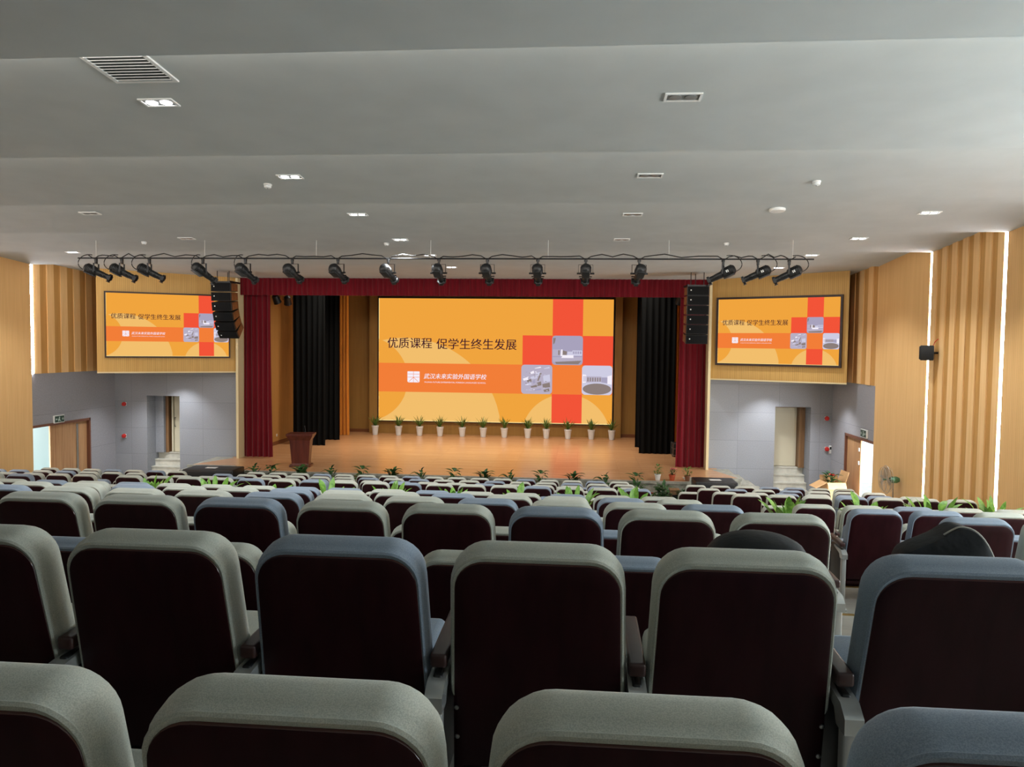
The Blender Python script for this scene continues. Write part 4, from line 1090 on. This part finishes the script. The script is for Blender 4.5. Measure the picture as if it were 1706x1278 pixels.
SP = [(160, (0.86, 0.22, -0.40)), (203, (0.86, 0.22, -0.44)), (249, (0.86, 0.25, -0.44)), (338, (0.52, 0.66, -0.54)), (409, (0.36, 0.80, -0.48)), (487, (0.24, 0.86, -0.40)),
      (563, (0.24, 0.86, -0.40)), (647, (0.24, 0.86, -0.42)), (731, (0.06, 0.88, -0.47)), (812, (0.06, 0.88, -0.47)), (896, (0.0, 0.88, -0.47)), (976, (-0.02, 0.88, -0.47)), (1065, (-0.16, 0.88, -0.47)),
      (1205, (-0.86, 0.22, -0.42)), (1263, (-0.88, 0.22, -0.40)), (1315, (-0.88, 0.22, -0.42))]
sx_ = []; SPOTS = []
for i, (px, d) in enumerate(SP):
    X0 = at(px, 432, PY).x; sx_.append(X0)
    SPOTS.append(spotlight((X0, PY, PZ - 0.03), d, 'black stage spotlight clamped to the ceiling pipe, %s from the podium side' % ORD[i]))
g = MB(); rnc = random.Random(9); pts = []
for i in range(len(sx_)):
    X0 = sx_[i]; pts += [(X0 - 0.12, PY - 0.06, PZ + 0.05), (X0, PY - 0.07, PZ - 0.02), (X0 + 0.10, PY - 0.06, PZ + 0.04)]
    if i < len(sx_) - 1:
        X1 = sx_[i + 1]
        for t in (0.3, 0.5, 0.7): pts.append((X0 + (X1 - X0) * t, PY - 0.05, PZ + 0.05 + rnc.uniform(-0.03, 0.05)))
g.tube(pts, 0.011, 6)
tag(g.build('power_cable', M['blackplastic'], None, True), 'black power cable looped along the ceiling lighting pipe', 'cable')
def loop(i, s_):
    X0 = sx_[i]; n = 14; P0 = Vector((X0 + s_ * 0.05, PY - 0.05, PZ + 0.06)); P3 = Vector((X0 + s_ * 0.24, PY - 0.08, PZ - 0.24)) ; P1 = P0 + Vector((s_ * 0.25, -0.02, 0.05)); P2 = P3 + Vector((s_ * 0.22, 0, 0.10))
    pts = [((1 - t) ** 3 * P0 + 3 * (1 - t) ** 2 * t * P1 + 3 * (1 - t) * t * t * P2 + t ** 3 * P3) for t in [k / n for k in range(n + 1)]]
    g = MB(); g.tube(pts, 0.009, 6); o = g.build('lead', M['blackplastic'], SPOTS[i], True); o.scale = (1 / 0.86,) * 3; o.location = -SPOTS[i].location / 0.86
for i in (0, 1, 2): loop(i, -1)
for i in (3, 4): loop(i, -0.6)
for i in (13, 14, 15): loop(i, 1)
# can lights behind the valance
for i, (px, py, rr) in enumerate(((460, 498, -0.3), (479, 500, 0.2), (1133, 499, 0.2))):
    p = at(px, py, 25.7 + 0.2 * (i == 1))
    r = empty('par_can_light', p, rr, ['black can light under the valance, closer to the podium-side red curtain', 'black can light under the valance, next to the podium-side black curtain', 'black can light under the valance behind the straight hanging loudspeaker array'][i], 'spotlight', 'can lights behind the valance')
    Mx = Matrix.Rotation(rad(215), 4, 'X')
    g = MB(); g.lathe([(0.05, -0.17), (0.11, -0.12), (0.13, 0.12), (0.14, 0.15), (0.12, 0.15), (0.11, 0.08), (0, 0.07)], 16, 0, Mx); g.build('housing', M['blackmetal'], r, True)
    g = MB(); g.tube([(-0.15, 0, 0), (-0.15, 0, 0.20), (0.15, 0, 0.20), (0.15, 0, 0)], 0.012, 6); g.tube([(0, 0, 0.20), (0, 0, 7.9 - p.z)], 0.014, 6); g.build('yoke', M['blackmetal'], r, True)

# ------------------------------------------------------------------ ceiling fittings
M['lamp_on'] = mat('lamp_lit', (255, 255, 255), 0.4, emit=(250, 252, 255), est=14.0)
M['lamp_off'] = mat('lamp_unlit', (150, 152, 150), 0.25, 0.4)
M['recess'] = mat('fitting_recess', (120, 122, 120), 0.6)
SLOPE = atan2(CLO - CHI, CE[4] - CE[3])
def tilt(o): o.rotation_euler = (SLOPE, 0, 0)
def downlight(px, py, lit, label, sc_=1.0, power=12):
    p = ceil_at(px, py); r = empty('ceiling_downlight', p, 0, label, 'ceiling light', 'lit downlights' if lit else 'unlit downlights'); tilt(r)
    a, b = 0.155, 0.085
    g = MB(); ro = [(-a, -b), (a, -b), (a, b), (-a, b)]; ri = [(-a + .02, -b + .02), (a - .02, -b + .02), (a - .02, b - .02), (-a + .02, b - .02)]
    g.loft([[(x, y, 0.0) for x, y in ro], [(x, y, -0.012) for x, y in ro], [(x, y, -0.012) for x, y in ri], [(x, y, -0.004) for x, y in ri]], False, False)
    g.build('frame', M['white'], r)
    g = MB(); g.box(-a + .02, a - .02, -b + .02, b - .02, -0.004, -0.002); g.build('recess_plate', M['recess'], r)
    for s_ in (-1, 1):
        g = MB(); g.lathe([(0.05, -0.003), (0.05, -0.010), (0.035, -0.012), (0.0, -0.011)], 18, 0, Matrix.Translation((s_ * 0.065, 0, 0))); o = g.build('lamp', M['lamp_on'] if lit else M['lamp_off'], r, True)
    if lit:
        l = bpy.data.lights.new('downlight_beam', 'SPOT'); l.energy = power; l.spot_size = rad(120); l.spot_blend = 0.6; l.shadow_soft_size = 0.06; l.color = (0.95, 0.98, 1.0)
        lo = bpy.data.objects.new('downlight_beam', l); COL.objects.link(lo); lo.location = p + Vector((0, 0, -0.06))
    return r
lit = [(265, 170), (483, 294), (596, 357), (667, 399), (716, 425), (752, 445), (1549, 354), (1431, 397), (1352, 425), (1297, 446), (121, 420)]
ll = ['largest, beside the slatted air vent', 'second of the lit diagonal line from the air vent', 'third of the lit diagonal line from the air vent', 'fourth of the lit diagonal line from the air vent',
      'just above the pipe over the big screen', 'just below the pipe over the big screen', 'first of the lit line down along the light-strip wall', 'second of the lit line down along the light-strip wall',
      'above the end of the spotlight pipe on the fan side', 'just over the side screen on the fan side', 'by the podium-side end of the spotlight pipe']
POW = 260
for (x, y), t in zip(lit, ll): downlight(x, y, True, 'lit twin ceiling downlight, ' + t, 1.0, POW)
un = [(1138, 161), (1083, 292), (1054, 357), (1036, 399), (150, 355), (311, 397)]
ul = ['largest, alone on the broad panel', 'second of the unlit line towards the stage', 'third of the unlit line towards the stage', 'fourth of the unlit line towards the stage',
      'faint one on the podium side, further from the stage', 'faint one on the podium side, nearer the stage']
for (x, y), t in zip(un, ul): downlight(x, y, False, 'unlit twin ceiling downlight, ' + t)
for i, (x, y, q) in enumerate(((446, 307, 0), (240, 403, 0), (644, 405, 0), (1360, 302, 0), (1210, 405, 0), (1295, 348, 1))):
    p = ceil_at(x, y)
    lab = ['white smoke detector beside the second lit downlight', 'white smoke detector over the podium-side screen', 'white smoke detector beside the fourth lit downlight', 'white smoke detector alone on the fan side of the ceiling, above the round wireless dome',
           'white smoke detector above the fan-side spotlights', 'flat round white wireless dome on the ceiling'][i]
    r = empty('smoke_detector' if not q else 'wireless_access_dome', p, 0, lab, 'detector' if not q else 'wireless dome', 'smoke detectors' if not q else None); tilt(r)
    g = MB()
    if q: g.lathe([(0.12, 0.0), (0.125, -0.02), (0.11, -0.04), (0.0, -0.045)], 24)
    else:
        g.lathe([(0.055, 0.0), (0.055, -0.018), (0.048, -0.022), (0.046, -0.045), (0.03, -0.055), (0.0, -0.055)], 20)
    g.build('body', M['white'], r, True)
    if not q:
        g = MB(); g.lathe([(0.008, -0.055), (0.008, -0.06), (0, -0.061)], 8); g.build('sensor_tip', M['recess'], r)
# air vent
p = ceil_at(215, 112)
r = empty('air_vent', p, 0, 'square slatted air vent in the ceiling beside the largest lit downlight', 'air vent'); tilt(r)
g = MB(); a = 0.27; i_ = 0.235
g.loft([[(x, y, 0.0) for x, y in ((-a, -a), (a, -a), (a, a), (-a, a))], [(x, y, -0.014) for x, y in ((-a, -a), (a, -a), (a, a), (-a, a))], [(x, y, -0.014) for x, y in ((-i_, -i_), (i_, -i_), (i_, i_), (-i_, i_))], [(x, y, -0.003) for x, y in ((-i_, -i_), (i_, -i_), (i_, i_), (-i_, i_))]], False, False)
g.build('frame', M['white'], r)
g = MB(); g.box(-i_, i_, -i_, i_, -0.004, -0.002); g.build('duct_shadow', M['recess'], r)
for k in range(9):
    g = MB(); y = -i_ + 0.026 + 0.052 * k; g.box(-i_, i_, -0.018, 0.018, -0.002, 0.002, 0, Matrix.Translation((0, y, -0.012)) @ Matrix.Rotation(rad(25), 4, 'X')); g.build('slat', M['white'], r)

# ------------------------------------------------------------------ side doors
def side_door(side):
    if side == 'right':
        X, sgn, ya, ym, yb = XR2, 1, 19.75, 21.5, 22.6
    else:
        X, sgn, ya, ym, yb = XL2, -1, 19.6, 20.75, 22.5
    f = MB(); x0, x1 = min(X - sgn * 0.02, X + sgn * 0.26), max(X - sgn * 0.02, X + sgn * 0.26)
    f.box(x0, x1, ya, ya + 0.06, 0, 2.12); f.box(x0, x1, yb - 0.06, yb, 0, 2.12); f.box(x0, x1, ya, yb, 2.06, 2.13)
    fo = struct(f.build('door_%d' % (3 if side == 'right' else 4), M['doorframe']), 'double wooden side doorway, one leaf open to daylight')
    a, b = X + sgn * 0.04, X + sgn * 0.09
    if side == 'right':
        d = MB(); d.rbox(a, b, ym, yb - 0.06, 0.01, 2.055, 0.008); lf = d.build('door_leaf', M['doorwood'], fo, True)
        for z in (1.78, 1.42):
            h = MB(); h.rbox(a - 0.025, a + 0.002, ym + 0.03, ym + 0.11, z - 0.05, z + 0.05, 0.008); h.build('lock_plate', M['white'], lf, True)
        d = MB(); d.rbox(b + 0.2, b + 1.1, ya + 0.02, ya + 0.07, 0.01, 2.055, 0.008); d.build('door_leaf', M['doorwood'], fo, True)
    else:
        d = MB(); d.rbox(b, a, ym, 21.98, 0.01, 2.055, 0.008); lf = d.build('door_leaf', M['doorwood'], fo, True)
        h = MB(); h.rbox(a + 0.0, a + 0.03, 21.88, 21.95, 0.2, 2.0, 0.008); h.build('bolt_rail', M['metal'], lf, True)
        d = MB(); d.rbox(b - 0.05, a - 0.03, 22.02, yb - 0.06, 0.01, 2.055, 0.008); d.build('door_leaf', M['doorwood'], fo, True)
side_door('right'); side_door('left')
# pale corridor beyond the podium-side doors, terrace outside the other
M['corr'] = mat('pale_corridor_paint', (206, 222, 222), 0.8)
g = MB(); g.box(XL2 - 2.6, XL2 - 2.4, 17.0, 27.0, 0, 3.2); g.box(XL2 - 2.6, XL2 - 0.3, 16.9, 27.0, -0.15, 0.0)
struct(g.build('wall_corridor', M['corr']), 'pale corridor wall seen through the open podium-side doorway')
g = MB(); g.box(XR2 + 0.3, XR2 + 9, 15, 27.5, -0.25, -0.1); struct(g.build('floor_terrace', M['stairs']), 'bright paving outside the side doorway')

# ------------------------------------------------------------------ wall fittings
def on_x(px, py, X, name, label, cat, w, h, d, m, group=None, sgn=1):
    p = atx(px, py, X); r = empty(name, p, 0, label, cat, group)
    g = MB(); g.rbox(min(0, -sgn * d), max(0, -sgn * d), -w / 2, w / 2, -h / 2, h / 2, min(w, h, d) * 0.2); g.build('housing', m, r, True)
    return r, p
M['signface'] = mat('exit_sign_face', (30, 40, 36), 0.4, emit=(30, 60, 44), est=0.4)
M['signmark'] = mat('exit_sign_mark', (190, 205, 195), 0.5)
for (px, py, X, sgn, lab) in ((96.5, 698, XL2, -1, 'dark exit sign box above the open doors on the podium side'), (1441.5, 722.5, XR2, 1, 'dark exit sign box above the bright open doorway by the fan')):
    r, p = on_x(px, py, X, 'exit_sign', lab, 'sign', 0.44, 0.22, 0.05, M['white'], 'exit signs', sgn)
    xf = -sgn * 0.053
    g = MB(); g.box(min(xf, xf + sgn * 0.004), max(xf, xf + sgn * 0.004), -0.20, 0.20, -0.09, 0.09); fc = g.build('sign_face', M['signface'], r)
    g = MB(); xm = xf - sgn * 0.003
    def qx(pl): g.poly([(xm, a, b) for a, b in pl])
    qx([(-0.03, 0.035), (0.015, 0.035), (0.015, 0.065), (-0.03, 0.065)]); qx([(-0.05, -0.07), (-0.03, -0.07), (0.02, 0.02), (-0.03, 0.03), (-0.07, -0.01)]); qx([(0.0, -0.01), (0.06, -0.06), (0.05, -0.075), (-0.01, -0.03)])
    qx([(-0.17, -0.02), (-0.10, -0.02), (-0.10, 0.02), (-0.17, 0.02)]); qx([(0.10, -0.012), (0.17, -0.012), (0.17, 0.012), (0.10, 0.012)])
    qx([(0.13, -0.05), (0.18, 0.0), (0.13, 0.05)])
    g.build('running_figure', M['signmark'], fc, fix=False)
def alarm(px, py, lab, plate=False):
    p = at(px, py, YF); r = empty('fire_alarm', (p.x, YF, p.z), 0, lab, 'alarm', 'fire alarms on the felt walls')
    g = MB(); g.rbox(-0.06, 0.06, -0.03, 0.0, -0.06, 0.06, 0.008); g.build('base', M['white'], r, True)
    g = MB(); g.lathe([(0.065, 0.02), (0.07, 0.04), (0.06, 0.085), (0.03, 0.10), (0, 0.10)], 16, 0, Matrix.Rotation(rad(90), 4, 'X')); g.build('sounder', M['redplastic'], r, True)
    return r
alarm(208, 673, 'upper red fire alarm on the felt wall beside the open backstage door')
alarm(208, 726, 'lower red fire alarm on the felt wall beside the open backstage door')
alarm(1377, 697, 'upper red fire alarm on the felt wall above the flower carton')
alarm(1377, 748, 'lower red fire alarm on the felt wall above the flower carton')
p = at(1383.5, 749, YF); r = empty('call_plate', (p.x, YF, p.z), 0, 'white control plate beside the lower red alarm above the flower carton', 'control plate')
g = MB(); g.rbox(-0.05, 0.05, -0.02, 0, -0.12, 0.12, 0.008); g.build('plate', M['white'], r, True)
g = MB(); g.rbox(-0.03, 0.03, -0.026, -0.018, 0.0, 0.08, 0.003); g.build('display', M['blackplastic'], r, True)
p = atx(461, 725, SX0 + 0.001); r = empty('wall_socket', (SX0, p.y, p.z), 0, 'white wall socket on the oak stage wall near the lectern', 'socket')
g = MB(); g.rbox(0, 0.012, -0.045, 0.045, -0.045, 0.045, 0.003); g.build('plate', M['white'], r, True)
g = MB(); g.rbox(0.011, 0.014, -0.02, 0.02, -0.02, 0.02, 0.001); g.build('outlet', M['recess'], r, True)
# wall loudspeaker over the light strip
p = atx(1544, 588, XR - 0.22)
r = empty('wall_loudspeaker', p, rad(-20), 'black loudspeaker bracketed to the maple wall over the light strip', 'loudspeaker')
g = MB(); g.loft([rect_ring(0.11, -0.11, 0.11, -0.15), rect_ring(0.12, -0.12, 0.12, -0.13), rect_ring(0.12, -0.12, 0.12, 0.13), rect_ring(0.11, -0.11, 0.11, 0.15)]); g.build('cabinet', M['blackplastic'], r, True)
g = MB(); g.rbox(-0.135, -0.118, -0.10, 0.10, -0.13, 0.13, 0.005); g.build('grille', M['blackmetal'], r, True)
g = MB(); g.tube([(0.11, 0, 0), (0.20, 0.06, 0)], 0.02, 8); g.build('bracket', M['blackmetal'], r, True)
g = MB(); g.tube([(0.10, -0.10, 0.14), (0.13, -0.12, 0.22), (0.19, -0.06, 0.28)], 0.008, 6); g.build('cable', M['redplastic'], r, True)

# ------------------------------------------------------------------ carton of flowers and standing fan
p = at(1387, 806, 22.0)
r = empty('cardboard_carton', (p.x, 22.0, 0.0), rad(6), 'open cardboard carton holding red flowers near the wooden side door', 'box')
bh, hw, hd = 0.83, 0.255, 0.25
g = MB(); tk = 0.006
g.box(-hw, hw, -hd, -hd + tk, 0, bh); g.box(-hw, hw, hd - tk, hd, 0, bh); g.box(-hw, -hw + tk, -hd, hd, 0, bh); g.box(hw - tk, hw, -hd, hd, 0, bh); g.box(-hw, hw, -hd, hd, 0, tk); g.box(-hw, hw, -hd, hd, 0.5, 0.5 + tk)
g.build('carton', M['cardboard'], r)
def flap(M4, a, b):
    g = MB(); g.box(-a, a, 0, b, 0, tk, 0, M4); g.build('flap', M['cardboard'], r)
flap(Matrix.Translation((0, -hd, bh)) @ Matrix.Rotation(rad(180), 4, 'Z') @ Matrix.Rotation(rad(-60), 4, 'X'), hw, 0.20)
flap(Matrix.Translation((0, hd, bh)) @ Matrix.Rotation(rad(78), 4, 'X'), hw, 0.14)
flap(Matrix.Translation((-hw, 0, bh)) @ Matrix.Rotation(rad(90), 4, 'Z') @ Matrix.Rotation(rad(-28), 4, 'X'), hd, 0.34)
flap(Matrix.Translation((hw, 0, bh)) @ Matrix.Rotation(rad(-90), 4, 'Z') @ Matrix.Rotation(rad(72), 4, 'X'), hd, 0.30)
fl_ = plant('potted_flower_plant', (p.x - 0.02, 22.0, 0.51), 'red and green flowering plants packed inside the open cardboard carton', 'plant', 'bush', 99, None, 0.9, ('brownpot', 0.09, 0.12, 0.18), 'petal_red')
fl_.scale = (1.55, 1.3, 1.0)
M['fancage'] = mat('fan_cage_wire', (176, 170, 160), 0.35, 0.7)
M['fanmotor'] = mat('green_chrome', (96, 150, 130), 0.18, 0.9)
M['fanblade'] = mat('fan_blade', (172, 150, 124), 0.3)
p = at(1476, 799, 17.85)
fz = 0.46 if False else FZ[9]
r = empty('standing_fan', (p.x, 17.85, FZ[9]), 0, 'standing fan with wire cage and green chrome motor against the maple wall', 'fan')
ch = p.z - FZ[9]
RM = Matrix.Translation((0, 0, ch)) @ Matrix.Rotation(rad(-92), 4, 'Z') @ Matrix.Rotation(rad(90), 4, 'X')
g = MB()
for z_, rr in ((0.0, 0.31), (0.07, 0.27), (-0.07, 0.27)): g.tube([tuple((rr * cos(2 * pi * k / 36), rr * sin(2 * pi * k / 36), z_)) for k in range(37)], 0.006 if z_ == 0 else 0.004, 5, 0, RM)
for k in range(36):
    a = 2 * pi * k / 36
    g.tube([(0.06 * cos(a), 0.06 * sin(a), 0.10), (0.2 * cos(a), 0.2 * sin(a), 0.095), (0.31 * cos(a), 0.31 * sin(a), 0.0), (0.2 * cos(a), 0.2 * sin(a), -0.09), (0.06 * cos(a), 0.06 * sin(a), -0.095)], 0.0025, 4, 0, RM)
g.build('cage', M['fancage'], r, True)
for k in range(4):
    g = MB(); ring = []
    for t in range(7):
        q = 0.05 + 0.22 * t / 6; wv = 0.05 + 0.05 * sin(pi * t / 6)
        ring.append([(q, -wv, -0.02), (q, 0.0, 0.0), (q, wv, 0.025), (q, 0.0, 0.003)])
    g.loft(ring, True, True, 0, RM @ Matrix.Rotation(pi / 2 * k, 4, 'Z')); g.build('blade', M['fanblade'], r, True)
g = MB(); g.lathe([(0.0, -0.30), (0.05, -0.28), (0.075, -0.22), (0.075, -0.12), (0.05, -0.08), (0.02, -0.06), (0.02, 0.06), (0, 0.07)], 18, 0, RM); g.build('motor', M['fanmotor'], r, True)
g = MB(); bk = RM @ Vector((0, 0, -0.16)); g.tube([(bk.x, bk.y, 0.04), (bk.x, bk.y, ch * 0.6)], 0.02, 10); g.tube([(bk.x, bk.y, ch * 0.6), (bk.x, bk.y, ch - 0.05)], 0.014, 10); g.build('pole', M['metal'], r, True)
g = MB(); g.lathe([(0.19, 0.0), (0.19, 0.02), (0.10, 0.045), (0.03, 0.06)], 24, 0, Matrix.Translation((bk.x, bk.y, 0))); g.build('base', M['blackmetal'], r, True)
